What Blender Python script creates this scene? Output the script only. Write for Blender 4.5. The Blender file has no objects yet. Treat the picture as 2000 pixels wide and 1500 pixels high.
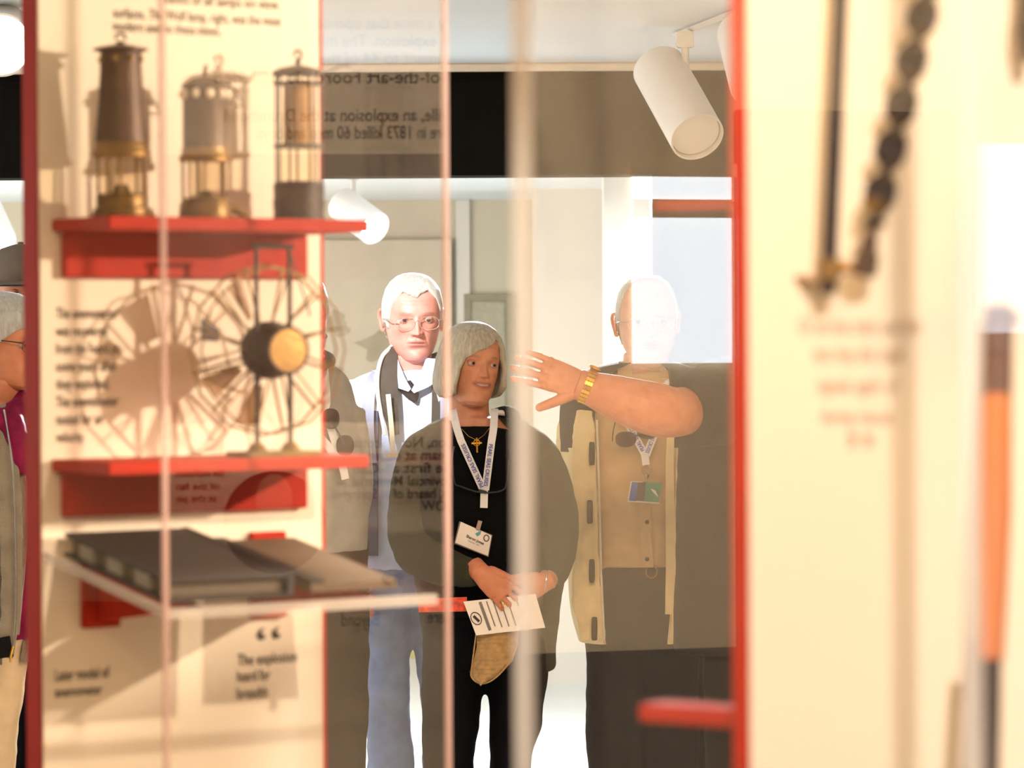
import bpy, bmesh, math, random
import numpy as np
from mathutils import Vector, Matrix, noise

# ------------------------------------------------------------------ camera
SC = bpy.context.scene
COL = SC.collection
FPX = 7000.0                       # focal length in pixels of a 2000 px wide frame
CAMH = 1.585
PITCH, ROLL = math.radians(0.82), math.radians(-0.32)
cam = bpy.data.cameras.new('camera')
cam.sensor_width = 36.0
cam.lens = FPX / 2000 * 36
cam.clip_start, cam.clip_end = 0.05, 100
cam.dof.use_dof = True
cam.dof.focus_distance = 9.8
cam.dof.aperture_fstop = 6.3
camo = bpy.data.objects.new('camera', cam)
COL.objects.link(camo)
CR = Matrix.Rotation(math.pi / 2 - PITCH, 4, 'X') @ Matrix.Rotation(ROLL, 4, 'Z')
camo.matrix_world = Matrix.Translation((0, 0, CAMH)) @ CR
SC.camera = camo
C0 = Vector((0, 0, CAMH))

# ------------------------------------------------------------------ world, view, large lights
SC.view_settings.view_transform = 'Standard'
SC.view_settings.look = 'None'
SC.view_settings.gamma = 1
SC.view_settings.use_curve_mapping = False
SC.view_settings.exposure = 0.18
SC.cycles.transparent_max_bounces = 20
SC.cycles.max_bounces = 7
SC.cycles.diffuse_bounces = 3
SC.cycles.glossy_bounces = 3
SC.cycles.sample_clamp_indirect = 6.0
wd = bpy.data.worlds.new('world')
SC.world = wd
wd.use_nodes = True
wd.node_tree.nodes['Background'].inputs[0].default_value = (0.75, 0.85, 1.0, 1)
wd.node_tree.nodes['Background'].inputs[1].default_value = 0.6

def aim(o, loc, tgt):
    o.location = loc
    o.rotation_euler = (Vector(tgt) - Vector(loc)).to_track_quat('-Z', 'Y').to_euler()
def area(name, loc, tgt, sx, sy, power, col):
    l = bpy.data.lights.new(name, 'AREA'); l.shape = 'RECTANGLE'; l.size, l.size_y = sx, sy
    l.energy = power; l.color = col
    o = bpy.data.objects.new(name, l); COL.objects.link(o); aim(o, loc, tgt); return o
def spot(name, loc, tgt, power, col, deg, blend=.6, rad=.04):
    l = bpy.data.lights.new(name, 'SPOT'); l.energy = power; l.color = col
    l.spot_size = math.radians(deg); l.spot_blend = blend; l.shadow_soft_size = rad
    o = bpy.data.objects.new(name, l); COL.objects.link(o); aim(o, loc, tgt); return o
WARM = (1.0, .86, .70)
DAY = (.93, .97, 1.0)
area('back_room_window_light', (2.6, 14.6, 1.35), (-1.0, 14.6, 1.0), 2.6, 1.7, 25, DAY)
area('back_room_left_fill', (-3.9, 14.4, 1.4), (0, 15.2, 1.1), 2.6, 1.7, 95, (1.0, .96, .90))  # added fill from the left to even out the back wall; no window here
area('front_left_fill', (-4.85, 9.9, 1.55), (0, 9.6, 1.6), 1.7, 1.3, 75, DAY)  # cool fill added to lift the ceiling and people; no window here
area('back_room_skylight', (.1, 12.7, 2.21), (.1, 12.6, 0), 2.6, 1.1, 130, DAY)
area('display_fill', (-.5, 3.0, 2.43), (-.5, 3.4, 0), 1.2, .5, 26, (1.0, .70, .40))  # weak warm fill added to soften the display shadows; no fixture
area('front_overhead_fill', (0.3, 6.6, 2.43), (0.1, 7.3, 0), 1.6, .6, 125, (1.0, .76, .50))  # warm overhead fill for the front room, added out of view without a fixture
spot('left_display_spot', (2.10, 4.82, 2.12), (-.45, 5.2, 1.74), 350, WARM, 30, .4, .03)
spot('left_display_low_spot', (.86, 3.41, 2.42), (-.42, 5.28, .86), 165, WARM, 27, .45, .03)
spot('right_display_spot', (0.37, 0.1, 2.42), (.575, 3.0, 1.45), 430, (1.0, .97, .95), 25, .15, .03)
spot('text_panel_spot', (-.25, 5.9, 2.40), (1.75, 4.06, 2.32), 1650, WARM, 46, .8, .05)
spot('left_wall_fill_spot', (-2.6, 2.2, 2.42), (-5, 1.1, 1.5), 690, WARM, 90, .8, .05)  # unseen spot added to brighten the wall the near cover mirrors
spot('doorway_fill_spot', (-1.0, 8.9, 2.43), (-.30, 10.6, 1.66), 620, DAY, 25, .5, .05)  # off-frame spot added to brighten the man behind; not on any track
spot('doorway_rim_spot', (.16, 12.5, 2.19), (.0, 10.0, 1.5), 1000, DAY, 60, .5, .08)  # hidden behind the beam, added for rim light on the heads

# ------------------------------------------------------------------ helpers: rays
def raydir(px, py):
    return (CR.to_3x3() @ Vector(((px - 1000) / FPX, -(py - 750) / FPX, -1)))
def P(px, py, d):
    return C0 + raydir(px, py) * d
def hit(px, py, pt, n):
    r = raydir(px, py); n = Vector(n)
    return C0 + r * ((Vector(pt) - C0).dot(n) / r.dot(n))
def hit_refl(px, py, pt, n, pt2, n2):
    a = hit(px, py, pt, n); r = raydir(px, py); n = Vector(n).normalized()
    r = r - 2 * r.dot(n) * n; n2 = Vector(n2)
    return a + r * ((Vector(pt2) - a).dot(n2) / r.dot(n2))

# ------------------------------------------------------------------ helpers: materials
def lin(c):
    return tuple((x / 12.92 if x <= .04045 else ((x + .055) / 1.055) ** 2.4) for x in [v / 255 for v in c])
MATS = {}
def mat(name, rgb, rough=.6, var=.08, scale=40, bump=0.0, bscale=None, metal=0, spec=.5, emit=0, stretch=None, sheen=0, sss=0):
    if name in MATS: return MATS[name]
    m = bpy.data.materials.new(name); m.use_nodes = True
    nt = m.node_tree; b = nt.nodes['Principled BSDF']
    c = lin(rgb)
    b.inputs['Roughness'].default_value = rough
    b.inputs['Metallic'].default_value = metal
    b.inputs['Specular IOR Level'].default_value = spec
    if sheen: b.inputs['Sheen Weight'].default_value = sheen
    tc = nt.nodes.new('ShaderNodeTexCoord'); mp = nt.nodes.new('ShaderNodeMapping')
    nt.links.new(tc.outputs['Object'], mp.inputs[0])
    if stretch: mp.inputs['Scale'].default_value = stretch
    nz = nt.nodes.new('ShaderNodeTexNoise'); nz.inputs['Scale'].default_value = scale; nz.inputs['Detail'].default_value = 4
    nt.links.new(mp.outputs[0], nz.inputs['Vector'])
    rp = nt.nodes.new('ShaderNodeValToRGB')
    rp.color_ramp.elements[0].position = .3; rp.color_ramp.elements[1].position = .7
    rp.color_ramp.elements[0].color = (*[x * (1 - var) for x in c], 1)
    rp.color_ramp.elements[1].color = (*[min(1, x * (1 + var)) for x in c], 1)
    nt.links.new(nz.outputs['Fac'], rp.inputs[0])
    nt.links.new(rp.outputs[0], b.inputs['Base Color'])
    if bump:
        n2 = nt.nodes.new('ShaderNodeTexNoise'); n2.inputs['Scale'].default_value = bscale or scale * 4; n2.inputs['Detail'].default_value = 3
        nt.links.new(mp.outputs[0], n2.inputs['Vector'])
        bp = nt.nodes.new('ShaderNodeBump'); bp.inputs['Strength'].default_value = bump; bp.inputs['Distance'].default_value = .01
        nt.links.new(n2.outputs['Fac'], bp.inputs['Height']); nt.links.new(bp.outputs[0], b.inputs['Normal'])
    if emit:
        b.inputs['Emission Color'].default_value = (*c, 1); b.inputs['Emission Strength'].default_value = emit
    MATS[name] = m; return m
def vcol_mat(name, rough=.5, bump=.1, bscale=220, sss=.0, spec=.4):
    m = mat(name, (200, 150, 120), rough, .0, 30, bump, bscale, spec=spec)
    nt = m.node_tree; b = nt.nodes['Principled BSDF']
    at = nt.nodes.new('ShaderNodeAttribute'); at.attribute_name = 'tint'
    rp = [n for n in nt.nodes if n.type == 'VALTORGB'][0]
    rp.color_ramp.elements[0].color = (.84, .74, .70, 1); rp.color_ramp.elements[1].color = (1, 1, 1, 1)
    mx = nt.nodes.new('ShaderNodeMix'); mx.data_type = 'RGBA'; mx.blend_type = 'MULTIPLY'; mx.inputs[0].default_value = 1
    nt.links.new(at.outputs['Color'], mx.inputs[6]); nt.links.new(rp.outputs[0], mx.inputs[7])
    nt.links.new(mx.outputs[2], b.inputs['Base Color'])
    if sss:
        b.inputs['Subsurface Weight'].default_value = sss; b.inputs['Subsurface Scale'].default_value = .01
    return m
def glass_mat(name, fac, tint=(1, 1, 1)):
    m = bpy.data.materials.new(name); m.use_nodes = True
    nt = m.node_tree; nt.nodes.clear()
    out = nt.nodes.new('ShaderNodeOutputMaterial'); mx = nt.nodes.new('ShaderNodeMixShader')
    tr = nt.nodes.new('ShaderNodeBsdfTransparent'); gl = nt.nodes.new('ShaderNodeBsdfGlossy')
    tr.inputs[0].default_value = (*tint, 1); gl.inputs['Roughness'].default_value = 0.0
    lw = nt.nodes.new('ShaderNodeLayerWeight'); lw.inputs[0].default_value = .3
    mr = nt.nodes.new('ShaderNodeMapRange'); mr.inputs[1].default_value = .5; mr.inputs[2].default_value = 1.0
    mr.inputs[3].default_value = fac; mr.inputs[4].default_value = min(.6, fac + .3)
    nt.links.new(lw.outputs['Facing'], mr.inputs[0]); nt.links.new(mr.outputs[0], mx.inputs[0])
    nt.links.new(tr.outputs[0], mx.inputs[1]); nt.links.new(gl.outputs[0], mx.inputs[2])
    nt.links.new(mx.outputs[0], out.inputs[0])
    MATS[name] = m; return m

# ------------------------------------------------------------------ helpers: geometry (verts Nx3, faces list)
def cat(*ps):
    V, F, o = [], [], 0
    for v, f in ps:
        V.append(np.asarray(v, float)); F += [tuple(i + o for i in q) for q in f]; o += len(v)
    return np.vstack(V), F
def xf(vf, M):
    v = np.c_[vf[0], np.ones(len(vf[0]))] @ np.array(M).T
    return v[:, :3], vf[1]
def box(x0, x1, y0, y1, z0, z1, bev=0.0):
    bm = bmesh.new(); bmesh.ops.create_cube(bm, size=1)
    for v in bm.verts:
        v.co = Vector((x0 + (v.co.x + .5) * (x1 - x0), y0 + (v.co.y + .5) * (y1 - y0), z0 + (v.co.z + .5) * (z1 - z0)))
    if bev: bmesh.ops.bevel(bm, geom=bm.edges[:], offset=bev, segments=2, affect='EDGES')
    return bm2(bm)
def bm2(bm):
    bm.verts.index_update()
    r = np.array([v.co[:] for v in bm.verts]), [tuple(v.index for v in f.verts) for f in bm.faces]
    bm.free(); return r
def grid_faces(nr, nc, closed=True):
    F = []
    for i in range(nr - 1):
        for j in range(nc if closed else nc - 1):
            k = (j + 1) % nc
            F.append((i * nc + j, i * nc + k, (i + 1) * nc + k, (i + 1) * nc + j))
    return F
def lathe(prof, n=32, axis=(0, 0, 0)):
    V = []
    for r, z in prof:
        for j in range(n):
            a = 2 * math.pi * j / n; V.append((axis[0] + r * math.cos(a), axis[1] + r * math.sin(a), axis[2] + z))
    F = grid_faces(len(prof), n)
    if prof[0][0] > 1e-6: F.append(tuple(range(n))[::-1])
    if prof[-1][0] > 1e-6: F.append(tuple((len(prof) - 1) * n + j for j in range(n)))
    return np.array(V), F
def tube(pts, rad, n=12, closed=False, flat=None, ref=None):
    """tube along pts; rad scalar, list of r, or list of (ra, rb); ref = direction of ra"""
    pts = [Vector(p) for p in pts]; m = len(pts)
    if not isinstance(rad, (list, tuple)): rad = [rad] * m
    T = []
    for i in range(m):
        if closed: t = pts[(i + 1) % m] - pts[i - 1]
        else: t = pts[min(i + 1, m - 1)] - pts[max(i - 1, 0)]
        T.append(t.normalized() if t.length > 1e-9 else Vector((0, 0, 1)))
    a = Vector(ref) if ref is not None else (Vector((1, 0, 0)) if abs(T[0].x) < .8 else Vector((0, 1, 0)))
    V = []
    for i in range(m):
        a = a - T[i] * a.dot(T[i])
        a.normalize(); b = T[i].cross(a)
        r = rad[i]; ra, rb = r if isinstance(r, (list, tuple)) else (r, r)
        for j in range(n):
            w = 2 * math.pi * j / n
            V.append((pts[i] + a * (ra * math.cos(w)) + b * (rb * math.sin(w)))[:])
    F = grid_faces(m, n)
    if closed:
        F += [((m - 1) * n + j, (m - 1) * n + (j + 1) % n, (j + 1) % n, j) for j in range(n)]
    else:
        F.append(tuple(range(n))[::-1]); F.append(tuple((m - 1) * n + j for j in range(n)))
    return np.array(V), F
def spline(pts, k=6):
    """Catmull-Rom through pts (any tuple length)"""
    p = [np.array(q, float) for q in pts]; p = [2 * p[0] - p[1]] + p + [2 * p[-1] - p[-2]]
    out = []
    for i in range(1, len(p) - 2):
        for j in range(k):
            t = j / k
            out.append(.5 * (2 * p[i] + (p[i + 1] - p[i - 1]) * t + (2 * p[i - 1] - 5 * p[i] + 4 * p[i + 1] - p[i + 2]) * t * t
                             + (3 * p[i] - p[i - 1] - 3 * p[i + 1] + p[i + 2]) * t ** 3))
    out.append(p[-2]); return out
def sphere(c, r, n=16, m=10):
    if not isinstance(r, (tuple, list)): r = (r, r, r)
    V, F = [], []
    for i in range(m + 1):
        p = math.pi * i / m
        for j in range(n):
            a = 2 * math.pi * j / n
            V.append((c[0] + r[0] * math.sin(p) * math.cos(a), c[1] + r[1] * math.sin(p) * math.sin(a), c[2] + r[2] * math.cos(p)))
    return np.array(V), grid_faces(m + 1, n)
def loft(rows, n=40, pw=2.3):
    """rows: (cx, cy, z, rx, ry) horizontal superellipse rings, top to bottom"""
    V = []
    for cx, cy, z, rx, ry in rows:
        for j in range(n):
            a = 2 * math.pi * j / n; c, s = math.cos(a), math.sin(a)
            V.append((cx + rx * math.copysign(abs(c) ** (2 / pw), c), cy + ry * math.copysign(abs(s) ** (2 / pw), s), z))
    F = grid_faces(len(rows), n); F.append(tuple(range(n))); F.append(tuple((len(rows) - 1) * n + j for j in range(n))[::-1])
    return np.array(V), F
def open_loft(rows, gaps, n=44, th=.008, pw=2.3):
    """like loft, but open at the front between azimuths gaps[i]=(left_deg,right_deg); azimuth 0 = front (-Y), + = image right"""
    V = []
    for lay in (0, th):
        for (cx, cy, z, rx, ry), (g0, g1) in zip(rows, gaps):
            for j in range(n):
                az = math.radians(g1 + (360 + g0 - g1) * j / (n - 1)); s, c = math.sin(az), math.cos(az)
                V.append((cx + (rx - lay) * math.copysign(abs(s) ** (2 / pw), s), cy - (ry - lay) * math.copysign(abs(c) ** (2 / pw), c), z))
    m = len(rows); F = grid_faces(m, n, False); o = m * n
    F += [tuple(i + o for i in q)[::-1] for q in grid_faces(m, n, False)]
    for i in range(m - 1):
        for j in (0, n - 1):
            F.append((i * n + j, (i + 1) * n + j, o + (i + 1) * n + j, o + i * n + j))
    for i in (0, m - 1):
        for j in range(n - 1): F.append((i * n + j, i * n + j + 1, o + i * n + j + 1, o + i * n + j))
    return np.array(V), F
def prism(poly, M, depth):
    """poly [(x,y)] extruded along +z of frame M"""
    n = len(poly); V = [(x, y, 0) for x, y in poly] + [(x, y, depth) for x, y in poly]
    F = [tuple(range(n))[::-1], tuple(range(n, 2 * n))] + [(i, (i + 1) % n, n + (i + 1) % n, n + i) for i in range(n)]
    return xf((np.array(V, float), F), M)
def ribbon(pts, width, th=.0016, side=None):
    """flat strap; pts world, width m (scalar or list), faces the camera"""
    pts = [Vector(p) for p in pts]; m = len(pts); w = width if isinstance(width, list) else [width] * m
    V = []
    for i in range(m):
        t = (pts[min(i + 1, m - 1)] - pts[max(i - 1, 0)]).normalized()
        nrm = Vector((0, -1, 0)); a = t.cross(nrm).normalized() if side is None else Vector(side).normalized()
        for q, e in ((-1, 0), (1, 0), (1, 1), (-1, 1)):
            V.append((pts[i] + a * q * w[i] / 2 + Vector((0, e * th, 0)))[:])
    F = grid_faces(m, 4); F += [(0, 1, 2, 3), tuple((m - 1) * 4 + j for j in (3, 2, 1, 0))]
    return np.array(V), F

# ------------------------------------------------------------------ helpers: objects
WM = {}
def thing(name, label, cat_, loc=(0, 0, 0), rotz=0, group=None):
    o = bpy.data.objects.new(name, None); COL.objects.link(o)
    o.empty_display_size = .1
    o.location = loc; o.rotation_euler = (0, 0, rotz); o['label'] = label; o['category'] = cat_
    if group: o['group'] = group
    WM[o.name] = Matrix.Translation(loc) @ Matrix.Rotation(rotz, 4, 'Z'); return o
def tomesh(name, vf, smooth=True, cols=None):
    me = bpy.data.meshes.new(name); me.from_pydata([tuple(v) for v in vf[0]], [], vf[1]); me.validate(); me.update()
    bm = bmesh.new(); bm.from_mesh(me); bmesh.ops.recalc_face_normals(bm, faces=bm.faces); bm.to_mesh(me); bm.free()
    if smooth:
        me.polygons.foreach_set('use_smooth', [True] * len(me.polygons))
        if smooth != 'full':
            me.set_sharp_from_angle(angle=math.radians(40))
    if cols is not None:
        at = me.color_attributes.new('tint', 'FLOAT_COLOR', 'POINT')
        c = np.c_[np.asarray(cols, float), np.ones(len(cols))].ravel(); at.data.foreach_set('color', c)
    return me
def mk(name, vf, m, parent=None, smooth=True, cols=None, label=None, cat_=None, group=None, kind=None):
    """vf in WORLD coordinates"""
    v = np.asarray(vf[0], float)
    if parent is not None: M = WM[parent.name]
    else: M = Matrix.Translation(((v[:, 0].min() + v[:, 0].max()) / 2, (v[:, 1].min() + v[:, 1].max()) / 2, v[:, 2].min()))
    lv = xf((v, vf[1]), M.inverted())
    o = bpy.data.objects.new(name, tomesh(name, lv, smooth, cols)); COL.objects.link(o)
    o.data.materials.append(MATS[m] if isinstance(m, str) else m)
    if parent is not None: o.parent = parent
    else: o.matrix_world = M
    WM[o.name] = M
    if label: o['label'] = label
    if cat_: o['category'] = cat_
    if group: o['group'] = group
    if kind: o['kind'] = kind
    return o
def remesh(parts, voxel, smooth=4, disp=0, dscale=.12, fac=.5):
    vf = cat(*parts)
    me = bpy.data.meshes.new('tmp'); me.from_pydata([tuple(v) for v in vf[0]], [], vf[1])
    bm = bmesh.new(); bm.from_mesh(me)
    bmesh.ops.remove_doubles(bm, verts=bm.verts, dist=1e-5)
    bmesh.ops.recalc_face_normals(bm, faces=bm.faces); bm.to_mesh(me); bm.free()
    o = bpy.data.objects.new('tmp', me); COL.objects.link(o)
    r = o.modifiers.new('r', 'REMESH'); r.mode = 'VOXEL'; r.voxel_size = voxel
    if smooth:
        s = o.modifiers.new('s', 'SMOOTH'); s.factor = fac; s.iterations = smooth
    if disp:
        t = bpy.data.textures.new('folds', 'CLOUDS'); t.noise_scale = dscale
        d = o.modifiers.new('d', 'DISPLACE'); d.texture = t; d.strength = disp; d.mid_level = .5; d.texture_coords = 'GLOBAL'
    dg = bpy.context.evaluated_depsgraph_get(); e = o.evaluated_get(dg); em = e.to_mesh()
    n = len(em.vertices); co = np.empty(n * 3); em.vertices.foreach_get('co', co)
    F = [tuple(p.vertices) for p in em.polygons]
    e.to_mesh_clear(); bpy.data.objects.remove(o); bpy.data.meshes.remove(me)
    return co.reshape(-1, 3), F
_txt = {}
def textgeo(body, bold=0.0):
    if (body, bold) in _txt: return _txt[(body, bold)]
    c = bpy.data.curves.new('t', 'FONT'); c.body = body; c.size = 1; c.resolution_u = 3; c.offset = bold
    o = bpy.data.objects.new('t', c); COL.objects.link(o)
    dg = bpy.context.evaluated_depsgraph_get(); me = bpy.data.meshes.new_from_object(o.evaluated_get(dg))
    v = np.array([q.co[:] for q in me.vertices]); f = [tuple(p.vertices) for p in me.polygons]
    bpy.data.objects.remove(o); bpy.data.curves.remove(c); bpy.data.meshes.remove(me)
    _txt[(body, bold)] = (v, f); return v, f
def text_on(name, body, org, right, up, width, height, m, parent, bold=0.0):
    """lettering: org = baseline start, width of the line, height of a capital"""
    v, f = textgeo(body, bold)
    v = v.copy(); x0, x1 = v[:, 0].min(), v[:, 0].max()
    sx = width / (x1 - x0); sy = height / .70
    right, up, org = Vector(right).normalized(), Vector(up).normalized(), Vector(org)
    w = np.array(org)[None] + np.outer((v[:, 0] - x0) * sx, right) + np.outer(v[:, 1] * sy, up)
    return mk(name, (w, f), m, parent, smooth=False)
def struct(name, vf, m, parent=None, smooth=False):
    o = mk(name, vf, m, parent, smooth)
    if parent is None: o['kind'] = 'structure'
    return o
# ------------------------------------------------------------------ materials
mat('cream_board', (242, 220, 190), .7, .02, 3)
mat('red_paint', (176, 40, 14), .6, .06, 25, .05, spec=.15)
mat('lettering', (52, 38, 26), .8, .05)
mat('lettering_faint', (200, 160, 125), .8, .05)
mat('ceiling_white', (236, 243, 248), .8, .02, 2)
mat('black_beam', (19, 16, 13), .8, .15, 6, spec=.05)
mat('cornice', (235, 220, 200), .6, .03)
mat('wall_beige', (205, 194, 172), .85, .03, 1.5)
mat('wall_white', (222, 216, 204), .85, .02, 2)
mat('wall_cream', (240, 214, 176), .85, .03, 2)
mat('floor_pale', (225, 225, 220), .5, .04, 2)
mat('dado_dark', (18, 13, 10), .6, .15, 8)
mat('white_metal', (236, 232, 226), .4, .02)
mat('lamp_lens', (255, 252, 245), .4, .0, emit=9)
mat('window_glow', (238, 246, 255), .3, .03, 3, emit=8)
mat('dark_iron', (62, 46, 34), .55, .2, 60, .2, 120, metal=.3)
mat('bonnet_iron', (92, 66, 46), .5, .2, 50, .15, 150, metal=.35)
mat('brass', (150, 112, 62), .4, .15, 40, .1, metal=.8)
mat('dull_brass', (120, 88, 42), .45, .2, 40, .1, metal=.6)
mat('glass_clear', (235, 225, 205), .1, .0)
mat('mica', (150, 104, 56), .5, .1, 20)
mat('wood_orange', (200, 108, 40), .5, .2, 12, .1, stretch=(1, 1, .15))
mat('wood_dark', (92, 52, 24), .5, .2, 12, .1, stretch=(1, 1, .15))
mat('book_cover', (36, 25, 18), .6, .15, 30, .1)
mat('book_page', (96, 80, 62), .8, .1, 60, stretch=(1, 1, 12))
mat('photo_grey', (105, 88, 72), .7, .25, 9)
mat('photo_dark', (54, 40, 32), .6, .15, 12)
mat('photo_face', (185, 150, 120), .7, .2, 14)
def edge_mat(name, rgb, opaque):
    m = mat(name, rgb, .3, .05, 6); nt = m.node_tree
    mx = nt.nodes.new('ShaderNodeMixShader'); tr = nt.nodes.new('ShaderNodeBsdfTransparent'); mx.inputs[0].default_value = opaque
    nt.links.new(tr.outputs[0], mx.inputs[1]); nt.links.new(nt.nodes['Principled BSDF'].outputs[0], mx.inputs[2])
    nt.links.new(mx.outputs[0], nt.nodes['Material Output'].inputs[0])
edge_mat('acrylic_edge', (222, 182, 166), .48)
edge_mat('acrylic_edge_cream', (232, 216, 198), .42)
glass_mat('acrylic', .055)
glass_mat('acrylic_side', .025)
glass_mat('lamp_glass', .06, (.97, .93, .85))

# ------------------------------------------------------------------ the room
Z1 = 2.448                                     # front ceiling
struct('floor', box(-5.2, 3.4, -3, 17.7, -.1, 0), 'floor_pale')
struct('ceiling', box(-5.2, 3.4, -3, 11.5, Z1, Z1 + .1), 'ceiling_white')
struct('ceiling_back_room', box(-4.2, 3.4, 11.7, 17.7, 2.235, 2.34), 'ceiling_white')
# wall with the wide opening: a black beam over it and two piers
wm = struct('wall_middle', cat(box(-5.2, 3.4, 11.5, 11.7, 2.09, Z1), box(.4525, 3.4, 11.5, 11.7, 0, 2.09), box(-5.2, -2.1, 11.5, 11.7, 0, 2.09)), 'black_beam')
struct('trim_1', box(-5.1, 3.3, 11.455, 11.5, Z1 - .027, Z1, .006), 'cornice')
struct('trim_2', box(-5.1, 3.3, 11.49, 11.5, 2.395, 2.399), 'black_beam')
struct('wall_back', box(-4.2, 3.4, 17.5, 17.7, 0, 2.235), 'wall_beige')
struct('baseboard_back', box(-4.1, .9, 17.475, 17.5, 0, .035), mat('skirting', (196, 186, 120), .6))
struct('wall_back_left', box(-4.4, -4.2, 11.7, 17.7, 0, 2.235), 'wall_beige')
struct('wall_right', box(3.2, 3.4, -3, 17.5, 0, Z1), 'wall_cream')
wl = struct('wall_left', box(-5.2, -5.0, -3, 11.5, .85, Z1), 'wall_cream')
struct('trim_3', box(-5.2, -4.98, -3, 11.5, 0, .85, .004), 'dado_dark')
struct('wall_front', box(-5.0, 3.2, -3.2, -3.0, 0, Z1), 'wall_cream')
# pilasters and the white return wall in the back room
x = P(905, 650, 17.45).x
struct('trim_4', box(x - .035, x + .035, 17.48, 17.5, .035, 2.235, .004), 'wall_white')
x0, x1 = P(1180, 650, 14.2).x, P(1300, 650, 14.2).x
struct('wall_side', box(x0, x1 + .8, 14.2, 14.4, 0, 2.235), mat('wall_bright', (232, 230, 222), .8, .02))
x0, x1 = P(1040, 650, 16.2).x, P(1260, 650, 16.2).x
struct('wall_return', box(x0, x1, 16.2, 16.4, 0, 2.235), 'wall_white')
# framed doorway panel on the back wall
def rectpx(px0, py0, px1, py1, d): a, b = P(px0, py0, d), P(px1, py1, d); return a.x, b.x, b.z, a.z
xa, xb, za, zb = rectpx(918, 588, 992, 1290, 17.42)
dr = struct('door_1', box(xa, xb, 17.485, 17.5, 0.0, zb, .004), mat('door_grey', (176, 170, 148), .6))
struct('door_frame', cat(box(xa - .03, xa, 17.475, 17.5, 0, zb + .035), box(xb, xb + .04, 17.475, 17.5, 0, zb + .035), box(xa, xb, 17.475, 17.5, zb, zb + .035)), mat('door_trim', (150, 142, 118), .6), dr)
# faded map on the back wall
xa, xb, za, zb = rectpx(560, 470, 884, 1010, 17.45)
wmap = thing('wall_map', 'large faded grey map hanging on the far beige wall', 'map', ((xa + xb) / 2, 17.47, za))
mk('sheet', box(xa, xb, 17.46, 17.475, za, zb), mat('map_paper', (208, 196, 174), .85, .06, 5), wmap, False)
mg = mat('map_ink', (176, 164, 142), .85, .1, 8)
random.seed(4)
for k, (u, w, r) in enumerate(((.55, .62, .07), (.42, .36, .10), (.74, .45, .08), (.66, .24, .05), (.30, .70, .05))):
    cx, cz = xa + u * (xb - xa), za + w * (zb - za); n = 26
    poly = [(cx + r * (1.8 + .6 * math.sin(3 * a + k) + .3 * math.sin(7 * a)) * math.cos(a) * .7, cz + r * (1 + .4 * math.sin(2 * a + k)) * math.sin(a)) for a in [2 * math.pi * i / n for i in range(n)]]
    mk('land_patch', prism(poly, Matrix(((1, 0, 0, 0), (0, 0, -1, 17.46), (0, 1, 0, 0), (0, 0, 0, 1))), .001), mg, wmap, False)

# ------------------------------------------------------------------ the two display stands (panels set at an angle)
TH, PH = math.radians(35), math.radians(-36)
def frame(loc, rz): return Matrix.Translation(loc) @ Matrix.Rotation(rz, 4, 'Z')
LB = P(80, 650, 5.1); LF = frame((LB.x, LB.y, 0), TH); LI = LF.inverted()
LN = Vector((math.sin(TH), -math.cos(TH), 0)); LU = Vector((math.cos(TH), math.sin(TH), 0))
RB = P(1460, 650, 3.2); RF = frame((RB.x, RB.y, 0), PH); RI = RF.inverted()
RN = Vector((math.sin(PH), -math.cos(PH), 0)); RU = Vector((math.cos(PH), math.sin(PH), 0))
def Lp(px, py, s=0.0): return LI @ hit(px, py, LF @ Vector((0, -s, 0)), LN)      # left stand: local x, -s, z
def Rp(px, py, s=0.0): return RI @ hit(px, py, RF @ Vector((0, -s, 0)), RN)
def lbox(F, *a, bev=0.0): return xf(box(*a, bev=bev), F)
UP = Vector((0, 0, 1))

LW = Lp(626, 650).x                      # width of the cream face
DEP = -Lp(325, 650, .3605).y             # depth of the acrylic cover
st = thing('display_stand', 'tall cream display panel with red edges, lamps and fan on red shelves', 'display', LF @ Vector((LW / 2, .02, 0)), TH)
mk('backing_board', lbox(LF, -.002, LW + .011, .004, .052, 0, 2.35, bev=.003), 'red_paint', st)
face = mk('face_panel', lbox(LF, 0, LW, 0, .004, 0, 2.35), 'cream_board', st, False)
def ltext(body, px0, px1, py, cap, m='lettering', bold=0.0, s=.0012):
    a, b = Lp(px0, py, s), Lp(px1, py, s)
    d = (LF @ a).y
    text_on('lettering', body, LF @ a, LU, UP, b.x - a.x, cap * d / FPX, m, face, bold)
ltext('safest of all lamps on view,', 322, 548, 6, 20)
ltext('surfaces. The Wolf lamp, right, was the most', 222, 550, 34, 21)
ltext('modern used in these mines.', 222, 432, 60, 21)
for i, (t, w) in enumerate((('The anemometer', 232), ('was recovered', 210), ('from the Foord pit', 234), ('some years after', 230), ('they exploded.', 214), ('The anemometer', 232), ('tested for air', 204), ('velocity.', 166))):
    ltext(t, 110, w, 622 + i * 34.6, 22, bold=.008)
ltext('Later model of', 108, 214, 1330, 22, bold=.012)
ltext('anemometer', 108, 200, 1362, 20, bold=.012)
ltext('\u201c', 502, 548, 1295, 70)
ltext('The explosion', 464, 580, 1300, 22, bold=.012)
ltext('heard for', 464, 528, 1332, 22, bold=.012)
ltext('breadth', 464, 524, 1366, 22, bold=.012)

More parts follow.
